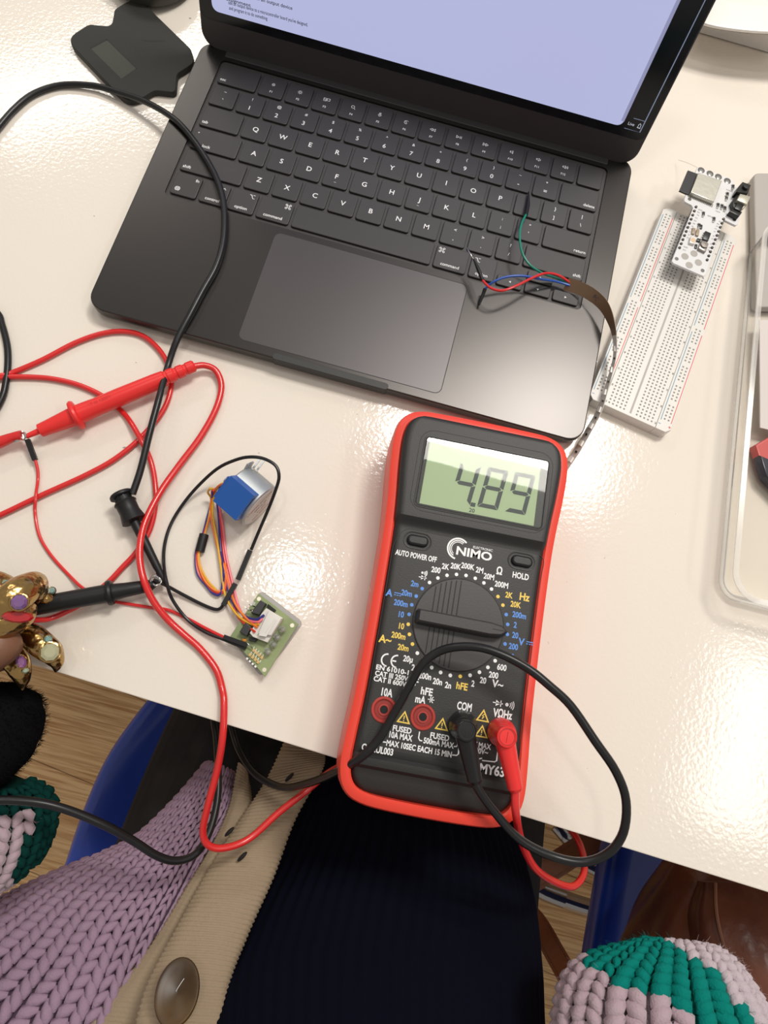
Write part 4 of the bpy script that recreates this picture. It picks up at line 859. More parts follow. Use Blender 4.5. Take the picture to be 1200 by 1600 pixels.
k = MB(); k.strokes([[dp(665, 340), dp(740, 352), dp(860, 348)]], 1.2, 5.05); k.build('slot', LINE, DP, False)
k = MB()
for i in range(26):
    x = random.choice([(450, 300), (600, 400), (650, 430), (750, 540), (800, 600)]); q = dp(x[0]+random.uniform(-60, 60), x[1]+random.uniform(-40, 40)); k.poly(circ(q[0], q[1], random.uniform(.3, .7), 8), 5.06)
k.build('smudge', mat('smudge', (.018, .018, .017), .6), DP, False)

# dark round case at the top edge
k = MB(); q = U(225, -25, 10); k.lathe([(25, 0), (31, 4), (32, 12), (29, 20), (18, 24), (.01, 25)], (q.x-2, q.y+18, 0), n=40)
tag(k.build('round_case', mat('dark_case', (.04, .04, .032), .4)), 'dark rounded case at the top edge behind the black panel', 'case')

# white curved sheet at the upper right
k = MB(); n = 16; top = []; bot = []
L1 = [V((1085, 30)), V((1108, 39)), V((1150, 46)), V((1200, 50)), (V((1280, 52)))]
e1 = [U(p.x, p.y, 26+i*1.5) for i, p in enumerate(L1)]
vs = []; 
for p in cr(e1, 4):
    for j in range(7): vs.append(p+V((0, j*20, 10*math.sin(j*.45))))
nn_ = 7; rws = len(vs)//nn_; fs = [(i*nn_+j, (i+1)*nn_+j, (i+1)*nn_+j+1, i*nn_+j+1) for i in range(rws-1) for j in range(nn_-1)]
k.add(vs, fs); k.add([v-V((0, 0, 2.0)) for v in vs], [f[::-1] for f in fs])
k.tube([v for v in cr(e1, 4)], 1.2, 8)
for i in (0, rws-1): k.add([vs[i*nn_+j]-V((0, 0, 2)) for j in range(nn_)]+[vs[i*nn_+j] for j in range(nn_)], [(j, j+1, nn_+j+1, nn_+j) for j in range(nn_-1)])
k.box((e1[1].x+45, e1[1].y+75, 14), (120, 90, 26), 0, 3)
tag(k.build('white_lid', mat('white_gloss', (.80, .77, .73), .35)), 'white curved lid raised above the table at the upper right corner', 'lid')

# ------------------------------------------------------------------ clear plastic box at the right
PX = thing('plastic_box', 'clear plastic box with rounded corners at the right edge of the table', 'box', U(1190, 750, 0))
a_, b_ = U(1117, 905, 0), U(1172, 330, 0); du = (b_-a_).normalized(); dr = V((du.y, -du.x, 0)); Lb = (b_-a_).length
def pbf(x, y, z): q = a_+dr*x+du*(y-12); return V((q.x, q.y, z))
CL = clear('clear_plastic', (.985, .982, .972), 1.3, .08)
def milky(name, amt):
    m = bpy.data.materials.new(name); m.use_nodes = True; nt = m.node_tree; b = nt.nodes['Principled BSDF']; b.inputs['Base Color'].default_value = (.85, .82, .78, 1)
    b.inputs['Roughness'].default_value = .12; b.inputs['Alpha'].default_value = amt; return m
CL2 = milky('milky_edge', .45)
def rr2(i_, r): return [pbf(x, y, 0) for x, y in rrect(90+0, 130, 180-2*i_, 260-2*i_, r, 8)]
k = MB(); k.loft([[V((p.x, p.y, z)) for p in rr2(i_, r)] for i_, r, z in ((2.5, 10, .4), (.8, 12, 2.5), (0, 13, 8), (-1.5, 14, 22))], capb=False); k.build('shell', CL, PX)
k = MB(); k.loft([[V((p.x, p.y, z)) for p in rr2(i_, r)] for i_, r, z in ((4.5, 9, 2.0), (2.4, 11, 4), (1.8, 12, 8), (.2, 13, 22))], capb=False); k.build('inner_shell', CL, PX)
k = MB(); k.loft([[V((p.x, p.y, z)) for p in rr2(i_, r)] for i_, r, z in ((5.5, 9, .5), (1.5, 12, .6), (.2, 13, 4), (2.2, 12, 4.2), (4.8, 10, 2.4))], capa=False, capb=False); k.build('bottom_edge', milky('milky_bottom', .30), PX)
k = MB(); k.loft([[V((p.x, p.y, z)) for p in rr2(i_, r)] for i_, r, z in ((-.5, 14, 21), (-2.6, 16, 21.2), (-2.8, 16, 22.6), (.2, 14, 23))], capa=False, capb=False); k.build('rim', CL2, PX)
k = MB(); p_ = [U(1187, 500, 10), U(1230, 500, 10), U(1230, 678, 10), U(1188, 668, 10)]; k.slab([(p.x, p.y) for p in p_], 9, 10)
tag(k.build('paper_card', mat('card_white', (.66, .60, .58), .6), smooth=False), 'white card lying inside the clear plastic box', 'card')
k = MB(); p_ = [U(1180, 695, 9), U(1240, 660, 9), U(1240, 770, 9), U(1196, 745, 9)]; k.slab([(p.x, p.y) for p in p_], 3, 9, 1)
tag(k.build('red_packet', mat('packet_red', (.55, .09, .08), .35)), 'red packet inside the clear box below the white card', 'packet')
k = MB(); p_ = [U(1186, 712, 10), U(1205, 720, 10), U(1250, 800, 10), U(1196, 745, 10)]; k.slab([(p.x, p.y) for p in p_], 4, 11, .8)
tag(k.build('dark_packet', mat('packet_dark', (.03, .03, .045), .3)), 'small dark packet touching the red packet in the clear box', 'packet')
k = MB(); p_ = [U(1178, 270, 8), U(1260, 270, 8), U(1260, 480, 8), U(1182, 480, 8)]; k.slab(roundpoly([(p.x, p.y) for p in p_], 4, 3), 2.5, 8, 1)
tag(k.build('grey_pouch', mat('pouch_grey', (.42, .39, .36), .5)), 'grey pouch at the far end inside the clear plastic box', 'pouch')

# ------------------------------------------------------------------ lofted soft shapes (cloth, limbs, leather)
def soft(rows, nv=6):
    """rows: (left point, right point, bulge toward viewer, bulge away). returns surf(u in 0..1 over the front, v) and rings builder"""
    A = cr([r[0] for r in rows], nv); B = cr([r[1] for r in rows], nv); Cb = cr([V((r[2], r[3], 0)) for r in rows], nv)
    def frame(i):
        a, b = A[i], B[i]; h = (b-a)/2; c = (a+b)/2; view = (CC-c).normalized(); t = (A[min(i+1, len(A)-1)]+B[min(i+1, len(A)-1)]-A[max(i-1, 0)]-B[max(i-1, 0)]).normalized()
        up = h.cross(t); up = up.normalized() if up.length > 1e-6 else view
        if up.dot(view) < 0: up = -up
        return c, h, up, Cb[i].x, Cb[i].y
    F = [frame(i) for i in range(len(A))]
    def at(ang, v):
        x = v*(len(F)-1); i = min(int(x), len(F)-2); f = x-i; P = []
        for j in (i, i+1):
            c, h, up, bf_, bb_ = F[j]; s_ = math.sin(ang); P.append(c+h*math.cos(ang)+up*s_*(bf_ if s_ > 0 else bb_))
        return P[0]*(1-f)+P[1]*f
    return at, len(F)
def soft_mesh(at, nv, nu=48, disp=None, vs_=None):
    rings = []
    for i in range(nv):
        v = i/(nv-1); ring = []
        for j in range(nu):
            ang = 2*PI*j/nu; p = at(ang, v)
            if disp:
                c = (at(0, v)+at(PI, v))/2; d = (p-c).normalized(); p = p+d*disp(ang, v)
            ring.append(p)
        rings.append(ring)
    return MB().loft(rings)
def knit(mbx, at, cols, rws, R, a0=PI, a1=0.0, pick=None, vr=(0, 1), lift=.6):
    """V shaped stitches on the front of a soft surface"""
    for c in range(cols):
        for r in range(rws):
            v0 = vr[0]+(vr[1]-vr[0])*r/rws; dv = (vr[1]-vr[0])/rws; 
            if v0+1.4*dv > 1: continue
            mid = a0+(a1-a0)*(c+.5)/cols; da = (a1-a0)/cols
            for s_ in (-1, 1):
                pts = []
                for f_, q in ((.03, -.1), (.20, .3), (.34, .75), (.40, 1.25)):
                    ang = mid+s_*da*f_; p = at(ang, v0+dv*q); e = 1e-3; cen = (at(0, min(1, v0))+at(PI, min(1, v0)))/2
                    n_ = (at(mid+.02, v0)-at(mid-.02, v0)).cross(at(mid, min(1, v0+.01))-at(mid, max(0, v0-.01)))
                    n_ = n_.normalized() if n_.length > 1e-9 else V((0, 0, 1))
                    if n_.dot(CC-p) < 0: n_ = -n_
                    pts.append(p+n_*R*(lift+.35*math.sin(q*2.2)))
                wl = (at(mid+da/2, v0)-at(mid-da/2, v0)).length*.25
                rr = min(R, max(wl, R*.35)); mbx.mi = pick(pts[1]) if pick else 0
                mbx.tube(pts, [rr*.45, rr, rr*.95, rr*.4], 6, caps=True)
    mbx.mi = 0
def fuzz(mbx, at, n, ln_, a0=0.1, a1=PI-.1, pick=None, r=.09):
    for _ in range(n):
        ang = random.uniform(a0, a1); v = random.random(); p = at(ang, v); c = (at(0, v)+at(PI, v))/2; d = (p-c).normalized()
        d = (d+V((random.uniform(-.9, .9), random.uniform(-.9, .9), random.uniform(-.9, .9)))).normalized(); l = random.uniform(.4, 1)*ln_
        q = V((random.uniform(-1, 1), random.uniform(-1, 1), random.uniform(-1, 1)))*l*.25
        mbx.mi = pick(p) if pick else 0; mbx.tube([p, p+d*l*.5+q, p+d*l], [r, r, r*.3], 3, caps=False)
    mbx.mi = 0

# ------------------------------------------------------------------ blue chairs
BLUE = mat('chair_blue', (.014, .06, .46), .3, coat=.3, bump=(500, .08, .1))
def chair(name_label, outline_pts, zc, back_dir, leg_pts, cat='chair'):
    c = sum((p for p in outline_pts), V((0, 0, 0)))/len(outline_pts)
    t = thing('plastic_chair', name_label, cat, (c.x, c.y, -740), 'blue plastic chairs at the table')
    o = roundpoly([(p.x, p.y) for p in outline_pts], 75, 8)
    k = MB(); k.loft([[(x, y, z) for x, y in inset(o, d)] for d, z in ((6, zc-26), (1, zc-24), (0, zc-16), (1.5, zc-6), (6, zc-1), (13, zc), (26, zc-4), (60, zc-10))]); k.build('seat', BLUE, t, allsm=True, auto=60)
    b = back_dir; xs_ = [p.x for p in outline_pts]; x0, x1 = min(xs_)+25, max(xs_)-25; y0 = min(p.y for p in outline_pts)-14
    k = MB(); k.loft([[(x, y0-8*math.sin((x-x0)/(x1-x0)*PI)-(z-zc)*.12+dy, z) for x, z in ((x0, za), ((x0+x1)/2, za), (x1, za))]+[(x, y0-8*math.sin((x-x0)/(x1-x0)*PI)-(z-zc)*.12+dy-6, z) for x, z in ((x1, za), ((x0+x1)/2, za), (x0, za))] for za, dy in ((zc+90, 0), (zc+160, 0), (zc+230, 0), (zc+290, 0))]); k.build('backrest', BLUE, t, allsm=True)
    for (x, y, tx, ty) in leg_pts:
        k = MB(); k.tube([(x, y, zc-26), ((x+tx)/2, (y+ty)/2, zc-240), (tx, ty, -738)], 9, 14); k.build('leg', CHROME, t)
    for s_ in (x0+15, x1-15):
        k = MB(); k.tube([(s_, y0+70, zc-22), (s_, y0+6, zc-10), (s_, y0-8, zc+60), (s_, y0-22, zc+180)], 8, 12, sm=4); k.build('back_support', CHROME, t)
    return t
# chair the wearer sits on
zc = -294
pa = [U(226, 1086, zc), U(160, 1180, zc), U(118, 1280, zc), U(88, 1375, zc)]
left = pa[0].x
co = [V((pa[0].x+40, -150, zc)), pa[0], pa[1], pa[2], pa[3]]
xl = min(p.x for p in pa)
co = [V((pa[0].x+30, pa[0].y+60, zc)), V((pa[0].x+2, pa[0].y, zc)), pa[1], pa[2], pa[3], V((pa[3].x-2, -560, zc)), V((xl+375, -580, zc)), V((xl+375, -200, zc)), V((xl+350, -130, zc))]
chair('blue plastic chair at the left, under the dark trousers', co, zc, -1, [(xl+60, -520, xl+30, -560), (xl+330, -520, xl+345, -560), (xl+80, -190, xl+60, -160), (xl+320, -190, xl+330, -160)])
q1, q2, q3 = U(948, 1325, zc), U(943, 1400, zc), U(938, 1500, zc)
xr = q2.x-2
co = [V((xr+30, -120, zc)), V((xr+6, q1.y+50, zc)), V((xr+1, q1.y, zc)), V((xr-2, q3.y, zc)), V((xr+2, -560, zc)), V((xr+40, -620, zc)), V((xr+420, -620, zc)), V((xr+450, -560, zc)), V((xr+450, -160, zc)), V((xr+420, -110, zc))]
RCH = chair('blue plastic chair at the right carrying the brown leather bag', co, zc, -1, [(xr+60, -560, xr+40, -600), (xr+390, -560, xr+420, -600), (xr+60, -150, xr+35, -130), (xr+390, -150, xr+420, -130)])
# sled frame of the right chair seen over the floor
k = MB(); k.tube(path([(790, 1350, -640), (835, 1385, -640), (880, 1405, -640), (945, 1425, -640), (1010, 1435, -640)]), 12, 14, sm=3); k.build('frame_rail', CHROME, RCH)
k = MB(); k.tube(path([(915, 1350, -560), (950, 1366, -560), (1010, 1380, -560)]), 9, 12, sm=3); k.build('frame_rail', CHROME, RCH)
k = MB(); k.tube(path([(868, 1290, -600), (885, 1310, -600), (900, 1335, -640)]), 9, 12, sm=3); k.build('frame_rail', CHROME, RCH)

# ------------------------------------------------------------------ leather bag on the right chair
LEA = mat('brown_leather', (.24, .080, .043), .32, bump=(160, .5, .8), var=(18, (.11, .036, .022), .35, .65))
STR = mat('strap_leather', (.36, .13, .05), .45, bump=(200, .3, .4))
BG = thing('leather_bag', 'brown leather handbag with stitched seams slumped on the blue chair at the right', 'bag', U(1120, 1480, zc))
def Z(px, py, z): return U(px, py, z)
at, n_ = soft([(Z(1065, 1330, -190), Z(1260, 1400, -190), 30, 60), (Z(1020, 1400, -185), Z(1270, 1440, -185), 48, 65), (Z(985, 1480, -180), Z(1290, 1520, -180), 58, 70), (Z(985, 1560, -175), Z(1310, 1620, -175), 60, 70), (Z(1000, 1680, -180), Z(1300, 1700, -180), 40, 70)], 8)
soft_mesh(at, n_, 64, lambda a, v: 3.0*math.sin(a*5+v*4)+2*math.sin(a*9-v*7)).build('bag_body', LEA, BG)
at2, n2 = soft([(Z(1098, 1378, -140), Z(1240, 1380, -140), 14, 30), (Z(1085, 1440, -135), Z(1250, 1440, -135), 24, 36), (Z(1100, 1530, -130), Z(1260, 1520, -130), 26, 36), (Z(1140, 1620, -130), Z(1260, 1620, -130), 16, 36)], 8)
soft_mesh(at2, n2, 48, lambda a, v: 1.2*math.sin(a*7+v*3)).build('bag_flap', LEA, BG)
SEAM = mat('seam_thread', (.32, .15, .09), .5)
k = MB(); k.tube([at(1.95, v/20)+V((0, 0, 1)) for v in range(1, 18)], 1.3, 6); k.tube([at2(2.6-v*.02, v/20)+V((0, 0, 1)) for v in range(0, 20)], 1.2, 6); k.build('seam', SEAM, BG)
def band(name, pts, w_, m, parent, th=1.6):
    P = cr([Z(*p) for p in pts], 5); rings = []
    for i, p in enumerate(P):
        t = (P[min(i+1, len(P)-1)]-P[max(i-1, 0)]).normalized(); v_ = (CC-p).normalized(); s_ = t.cross(v_).normalized()*w_/2; n__ = s_.cross(t).normalized()*th/2
        rings.append([p-s_-n__, p+s_-n__, p+s_+n__, p-s_+n__])
    k = MB(); k.loft(rings); o_ = k.build(name, m, parent, False)
    k = MB()
    for s2 in (-.36, .36):
        for i in range(0, len(P)-1, 1):
            p = P[i]; t = (P[i+1]-P[i]); v_ = (CC-p).normalized(); sx_ = t.normalized().cross(v_).normalized(); p0 = p+sx_*w_*s2+v_*1.2
            for f_ in (0.05, .38, .7): k.tube([p0+t*f_, p0+t*(f_+.2)], .5, 5)
    k.build('stitching', SEAM, o_)
band('bag_strap', [(1010, 1300, -352), (935, 1312, -355), (870, 1350, -358), (830, 1375, -360), (790, 1400, -370), (760, 1440, -370)], 24, STR, BG)
band('bag_strap', [(760, 1330, -420), (800, 1400, -400), (838, 1440, -380), (870, 1495, -350), (900, 1545, -310), (945, 1600, -270), (1010, 1640, -240)], 21, STR, BG)

# ------------------------------------------------------------------ the person
PE = thing('person', 'person in a navy sweater and lilac cardigan, gold clawed hand holding the black probe', 'person', (260, -480, -740))
NAVY = mat('navy_wool', (.0022, .0028, .0090), .9, spec=.08, bump=(500, .4, .5))
LILAC = mat('lilac_wool', (.33, .225, .31), .9, spec=.2, bump=(900, .8, .5))
LILACB = mat('lilac_wool_base', (.11, .07, .105), .95, spec=.1, bump=(400, .6, 1))
BEIGE = mat('beige_wool', (.34, .262, .18), .9, spec=.15, bump=(700, .6, .5))
TEAL = mat('teal_wool', (.0, .19, .16), .9, spec=.15, bump=(900, .8, .5))
BKW = mat('black_wool', (.005, .005, .006), .95, spec=.08, bump=(700, .7, .6))
JEAN = mat('charcoal_denim', (.022, .022, .025), .9, spec=.15, bump=(1800, .6, .3), var=(25, (.036, .034, .033), .4, .65))
# trousers: thighs on the seat running under the table
k = MB()
def limb(mbx, pts, rad, sq=.8, n=36):
    P = cr([V(p) for p in pts], 6); rr = []
    for i in range(len(rad)-1):
        for j in range(6): rr.append(rad[i]+(rad[i+1]-rad[i])*j/6)
    rr.append(rad[-1]); rings = []
    for i, p in enumerate(P):
        t = (P[min(i+1, len(P)-1)]-P[max(i-1, 0)]).normalized(); s_ = t.cross(V((0, 0, 1))).normalized() if abs(t.z) < .95 else V((1, 0, 0)); u_ = s_.cross(t).normalized()
        rings.append([p+s_*rr[i]*math.cos(2*PI*j/n)+u_*rr[i]*sq*math.sin(2*PI*j/n)+u_*(1.2*math.sin(j*1.3+i*.5)) for j in range(n)])
    mbx.loft(rings)
e0, e1_ = U(262, 1130, -215), U(175, 1330, -215)
limb(k, [(e1_.x+100, -520, -205), (e1_.x+96, e1_.y, -205), (e0.x+88, e0.y+10, -205), (e0.x+100, e0.y+130, -205), (e0.x+102, 60, -210), (e0.x+100, 90, -300), (e0.x+98, 85, -500), (e0.x+96, 75, -700)], [105, 92, 84, 76, 66, 62, 56, 50])
limb(k, [(330, -520, -205), (330, -350, -205), (325, -200, -210), (330, -60, -212), (335, 60, -214), (338, 90, -300), (340, 85, -500), (340, 75, -700)], [95, 84, 78, 72, 64, 60, 55, 50])
k.build('trousers', JEAN, PE)
# navy sweater
rows = [(U(455, 1195, -120), U(800, 1195, -120), 10, 40), (U(440, 1250, -125), U(797, 1262, -125), 24, 55), (U(410, 1330, -115), U(815, 1335, -115), 42, 80), (U(360, 1430, -95), U(838, 1430, -95), 52, 100), (U(320, 1530, -70), U(848, 1530, -70), 56, 110), (U(300, 1620, -45), U(850, 1620, -45), 56, 110), (U(290, 1760, -5), U(860, 1760, -5), 50, 110), (U(290, 1900, 40), U(870, 1900, 40), 40, 100)]
at, n_ = soft(rows, 10)
def ribs(a, v): return .9*math.cos(a*2*34)*(1 if v < .32 else max(.35, 1-(v-.32)*3))+.9*math.sin(v*9+a*3)
soft_mesh(at, n_, 560, ribs).build('navy_sweater', NAVY, PE, auto=80)
# cardigan, left front panel
UE = [(330, 1196, -105), (278, 1256, -100), (215, 1316, -95), (150, 1345, -92), (70, 1378, -90), (0, 1410, -85), (-90, 1450, -80), (-260, 1530, -75)]
LE = [(362, 1208, -100), (352, 1268, -88), (318, 1330, -76), (283, 1400, -66), (240, 1490, -55), (200, 1620, -45), (150, 1760, -40), (90, 1950, -30)]
at, n_ = soft([(Z(*a), Z(*b), 9, 12) for a, b in zip(UE, LE)], 8)
k = soft_mesh(at, n_, 40); 
for i in range(len(k.m)): k.m[i] = 1
knit(k, at, 10, 34, 3.6, PI-.12, .05)
fuzz(k, at, 1500, 5, 2.3, PI)
k.build('cardigan_front', [LILAC, LILACB], PE, auto=80)
# beige button bands
def bandmesh(L, Rr, bulge, ribn, name, nv=30, amp=.55):
    at, n_ = soft([(Z(*a), Z(*b), bulge, bulge*1.2) for a, b in zip(L, Rr)], nv)
    o_ = soft_mesh(at, n_, 40, lambda a, v: amp*math.sin(v*ribn*2*PI+.35*math.sin(a*6))+.15*math.sin(a*30)).build(name, BEIGE, PE, auto=80); return at, o_
bandmesh([(372, 1192, -92), (358, 1262, -84), (330, 1325, -74), (292, 1385, -64), (240, 1470, -55), (170, 1560, -48), (90, 1640, -45)], [(388, 1210, -90), (392, 1262, -80), (368, 1325, -70), (325, 1400, -60), (285, 1480, -50), (240, 1570, -42), (200, 1660, -40)], 6, 75, 'button_band', 40, .35)
fat, fo = bandmesh([(448, 1150, -80), (415, 1220, -76), (372, 1285, -66), (322, 1365, -54), (275, 1450, -40), (225, 1550, -24), (195, 1680, -10)], [(505, 1165, -80), (505, 1200, -78), (462, 1280, -70), (428, 1370, -56), (388, 1460, -42), (356, 1550, -28), (345, 1680, -12)], 9, 72, 'button_band', 60, .45)
k = MB()
for a, b in (((459, 1205, -64), (446, 1222, -62)), ((366, 1290, -56), (353, 1306, -54)), ((385, 1326, -50), (374, 1347, -48))): k.ball((Z(*a)+Z(*b))/2+V((0, 0, 3)), 1.2, 3.6, 2.2, 12, Matrix.Rotation(.55, 3, 'Z').inverted())
k.build('buttonhole', HOLE, fo)
bc = Z(277, 1550, -6); bn = (CC-bc).normalized(); bn = (bn+V((-.15, .10, 0))).normalized()
k = MB(); k.lathe([(.5, -4), (12.5, -3.5), (14.0, -1.5), (14.3, 0), (13.6, 1.2), (12, 1.3), (9, .3), (.01, -.5)], bc, bn, n=48, ref=(-.22, 1, 0), sy=.74)
k.build('horn_button', mat('horn', (.030, .016, .007), .35, spec=.3, var=(28, (.13, .070, .018), .35, .65)), PE)
k = MB(); k.tube([bc+V((1.5, 7, 2)), bc+V((0, 3, 2.4)), bc+V((-.5, 1, 2))], .13, 6, sm=4); k.build('button_thread', WPRINT, PE)

# sleeves
def sl_pick(p):
    q = ppx(p); return pickf(q)
def ppx(p):
    d = p-CC; z = V(CR[2]).dot(d); return 600+FPX*V(CR[0]).dot(d)/z, 800+FPX*V(CR[1]).dot(d)/z
# right sleeve colour blocks are knitted stripes running round the arm: stripe by distance along two seam lines fixed on the garment
sR0, sR1, sR2 = U(925, 1500, 40), U(1185, 1610, 40), U(1060, 1470, 40)
def seam(pts):
    q = [Z(x, y, 32) for x, y in pts]
    def f(x):
        if x <= q[0].x: return q[0].y
        for a, b in zip(q, q[1:]):
            if x <= b.x: return a.y+(b.y-a.y)*(x-a.x)/(b.x-a.x)
        return q[-1].y-(x-q[-1].x)
    return f
sm1 = seam([(890, 1530), (930, 1522), (962, 1532), (1000, 1546), (1032, 1552), (1072, 1592), (1120, 1660)])
sm2 = seam([(900, 1490), (940, 1492), (1015, 1482), (1050, 1486), (1090, 1502), (1130, 1540), (1172, 1590), (1210, 1660)])
def pick_right(p): return 0 if p.y < sm1(p.x) else (1 if p.y < sm2(p.x) else 2)
LP2 = mat('pale_lilac_wool', (.50, .42, .46), .9, sheen=.3, bump=(900, .8, .5)); LC2 = mat('soft_lilac_wool', (.42, .315, .36), .9, sheen=.3, bump=(900, .8, .5))
at, n_ = soft([(Z(1020, 1478, 10), Z(1110, 1490, 10), 2, 8), (Z(960, 1496, 12), Z(1140, 1510, 12), 13, 30), (Z(905, 1530, 14), Z(1170, 1560, 14), 22, 42), (Z(886, 1600, 16), Z(1195, 1620, 16), 26, 45), (Z(880, 1700, 16), Z(1200, 1720, 16), 26, 45), (Z(880, 1800, 16), Z(1200, 1820, 16), 26, 45), (Z(880, 2000, 10), Z(1220, 2020, 10), 28, 50), (Z(870, 2250, 0), Z(1240, 2270, 0), 30, 55)], 8)
k = soft_mesh(at, n_, 40); kk = MB()
knit(kk, at, 8, 27, 4.2, PI+.2, -.2, pick=pick_right, vr=(0, .98)); fuzz(kk, at, 9000, 9, -.3, PI+.3, pick=pick_right, r=.07)
k.mi = 0; 
for i in range(len(k.f)):
    c = sum((k.v[j] for j in k.f[i]), V((0, 0, 0)))/len(k.f[i]); k.m[i] = pick_right(c)
k.join(kk); k.build('sleeve', [LC2, TEAL, LP2], PE, auto=80)
# left sleeve
def pick_left(p):
    if p.y > lb.y: return 0
    return 1 if (p.x > lc_.x) or p.y > lb.y-10 else 2
lb = U(40, 1238, 0); lc_ = U(28, 1300, 0)
at, n_ = soft([(Z(-120, 1060, -12), Z(20, 1066, -12), 8, 14), (Z(-130, 1090, -12), Z(52, 1085, -12), 22, 26), (Z(-135, 1150, -14), Z(63, 1120, -14), 28, 32), (Z(-135, 1200, -16), Z(48, 1175, -16), 30, 34), (Z(-135, 1240, -18), Z(10, 1222, -18), 30, 34)], 8)
k = soft_mesh(at, n_, 40, lambda a, v: .6*math.sin(a*9+v*20)); kk = MB(); fuzz(kk, at, 2600, 4, -.5, PI, r=.12); k.join(kk); k.build('sleeve', BKW, PE, auto=80)
at, n_ = soft([(Z(-130, 1225, -22), Z(30, 1232, -22), 14, 24), (Z(-130, 1265, -24), Z(64, 1258, -24), 26, 34), (Z(-130, 1310, -26), Z(62, 1305, -26), 28, 36), (Z(-130, 1350, -28), Z(40, 1348, -28), 26, 36), (Z(-130, 1400, -30), Z(-5, 1385, -30), 16, 26)], 8)
k = soft_mesh(at, n_, 40); kk = MB(); pf = lambda p: 1 if (p.x > lc_.x or p.y > U(10, 1272, 0).y) else 2
knit(kk, at, 9, 12, 3.6, PI-.1, -.4, pick=pf); fuzz(kk, at, 1800, 5, -.5, 1.6, pick=pf, r=.12)
for i in range(len(k.m)): k.m[i] = 1
k.join(kk); k.build('sleeve', [TEAL, mat('deep_teal_wool', (.002, .035, .03), .9, spec=.1, bump=(900, .8, .5)), LC2], PE, auto=80)

# hand: one skinned body, wrist outside the frame
SKIN = mat('skin', (.20, .095, .055), .42, sss=.1, bump=(350, .35, .4))
hv = []; he = []; hr = []
def hp(p, r, par=None):
    hv.append(Z(*p)); hr.append(r)
    if par is not None: he.append((par, len(hv)-1))
    return len(hv)-1
w0 = hp((-330, 1075, 20), 24); w1 = hp((-230, 1040, 28), 22, w0); pm = hp((-160, 1005, 36), 20, w1); pk = hp((-110, 985, 40), 17, pm)
a1_ = hp((-70, 962, 44), 11, pk); a2_ = hp((-30, 945, 44), 9.5, a1_); a3_ = hp((8, 935, 38), 8.5, a2_); hp((40, 925, 30), 6.5, a3_)      # index, on top of the probe
b1_ = hp((-80, 930, 38), 10.5, pk); b2_ = hp((-40, 912, 34), 9, b1_); b3_ = hp((-8, 920, 26), 8, b2_); hp((14, 932, 20), 6, b3_)            # middle, behind it
t1_ = hp((-100, 1045, 38), 13, pm); t2_ = hp((-50, 1030, 38), 12.5, t1_); t3_ = hp((-5, 1012, 34), 12, t2_); hp((33, 988, 28), 9, t3_)    # thumb, below the probe
r1_ = hp((-90, 1020, 22), 11, pk); r2_ = hp((-40, 1000, 12), 9, r1_); r3_ = hp((10, 992, 12), 8, r2_); hp((48, 992, 12), 6, r3_)            # ring
l1_ = hp((-110, 1050, 14), 10, pm); l2_ = hp((-60, 1045, 8), 8.5, l1_); l3_ = hp((-15, 1030, 8), 8, l2_); hp((24, 1026, 10), 6.5, l3_)      # little
me = bpy.data.meshes.new('hand_and_wrist'); org = PE.location*1000
me.from_pydata([tuple((p-org)*.001) for p in hv], he, []); me.materials.append(SKIN)
hb = bpy.data.objects.new('hand_and_wrist', me); COL.objects.link(hb); hb.parent = PE
sk = hb.modifiers.new('skin', 'SKIN'); sk.use_smooth_shade = True
for i, r in enumerate(hr): me.skin_vertices[0].data[i].radius = (r*.001, r*.001)
me.skin_vertices[0].data[0].use_root = True
sb = hb.modifiers.new('sub', 'SUBSURF'); sb.levels = 2; sb.render_levels = 2
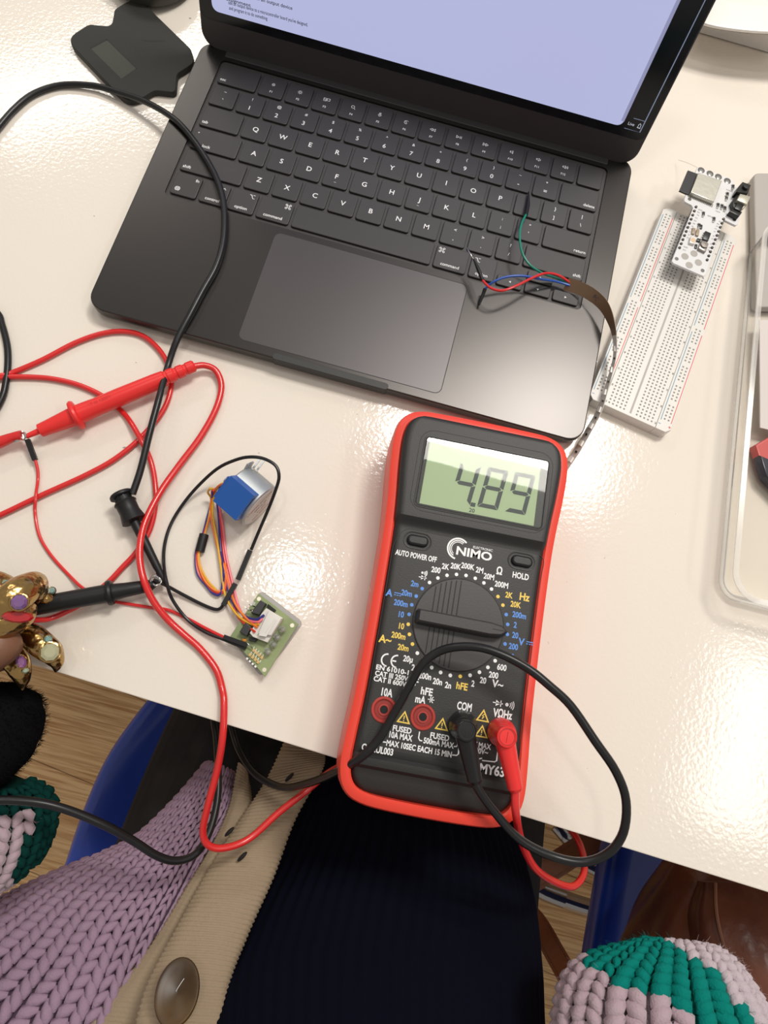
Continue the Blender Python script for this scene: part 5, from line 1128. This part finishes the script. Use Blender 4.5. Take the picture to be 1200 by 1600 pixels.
# gold claws with stones
def claw(pts, rad, n=20, sm=5):
    k = MB(); k.tube(path(pts), rad, n, sm=sm); return k.build('gold_claw', GOLD, PE)
def gem(parent, p, r, col, name, sx_=1.0):
    c = Z(*p); k = MB(); n_ = (CC-c).normalized(); k.lathe([(r, -.6), (r, .4), (r*.6, 1.5), (.01, 1.55)], c, n_, n=8, sy=sx_); k.build('gem', mat('gem_'+name, col, .05, trans=.3, coat=1.0), parent, False)
    k = MB(); k.lathe([(r*1.25, -1.4), (r*1.2, -.1), (r*1.0, .15), (r*.95, -.6)], c, n_, n=20, sy=sx_); k.build('gem_setting', GOLD, parent)
g1 = claw([(-14, 962, 38), (6, 948, 42), (26, 930, 42), (44, 918, 38), (56, 912, 32), (62, 926, 24), (58, 942, 18)], [8.0, 8.6, 8.4, 7.4, 5.8, 3.8, 1.0])
gem(g1, (30, 941, 52), 3.6, (.26, .13, .36), 'violet'); 
g1b = claw([(-20, 985, 36), (8, 972, 39), (34, 962, 37), (50, 948, 32)], [8.6, 8.2, 6.6, 3.0]); k = MB(); c = Z(28, 964, 46); nn2 = (CC-c).normalized(); k.lathe([(6.8, -2), (6.8, .4), (5.2, 1.8), (.01, 1.9)], c, nn2, n=10, ref=(1, .22, 0), sy=.42); k.build('gem', mat('gem_red', (.60, .02, .03), .06, trans=.3, coat=1), g1b, False)
g2 = claw([(-30, 925, 34), (-10, 918, 34), (10, 920, 30), (22, 930, 24)], [9.5, 9, 6.5, 3]); gem(g2, (10, 913, 38), 2.3, (.30, .52, .48), 'aqua', 1)
g3 = claw([(40, 930, 14), (64, 931, 15), (76, 936, 15), (89, 939, 14)], [5.5, 5.2, 3.4, .4]); gem(g3, (81, 923, 16), 1.8, (.30, .52, .48), 'aqua'); gem(g3, (75, 924, 17), 1.5, (.6, .58, .5), 'pale')
g4 = claw([(38, 990, 14), (52, 996, 17), (66, 1008, 17), (80, 1020, 16), (88, 1036, 14), (87, 1050, 12)], [6.2, 6.6, 6.8, 6.2, 3.8, .5]); gem(g4, (78, 1019, 24), 4.4, (.62, .62, .40), 'pale_green'); gem(g4, (75, 999, 22), 2.0, (.30, .52, .48), 'aqua')
g5 = claw([(14, 1020, 12), (26, 1035, 14), (32, 1050, 14), (35, 1064, 12), (35, 1078, 10)], [6.4, 6.4, 5.4, 3.6, .5]); gem(g5, (33, 1034, 21), 2.4, (.38, .16, .42), 'plum', 1.4); gem(g5, (40, 1048, 19), 1.7, (.45, .55, .42), 'mint', .8)
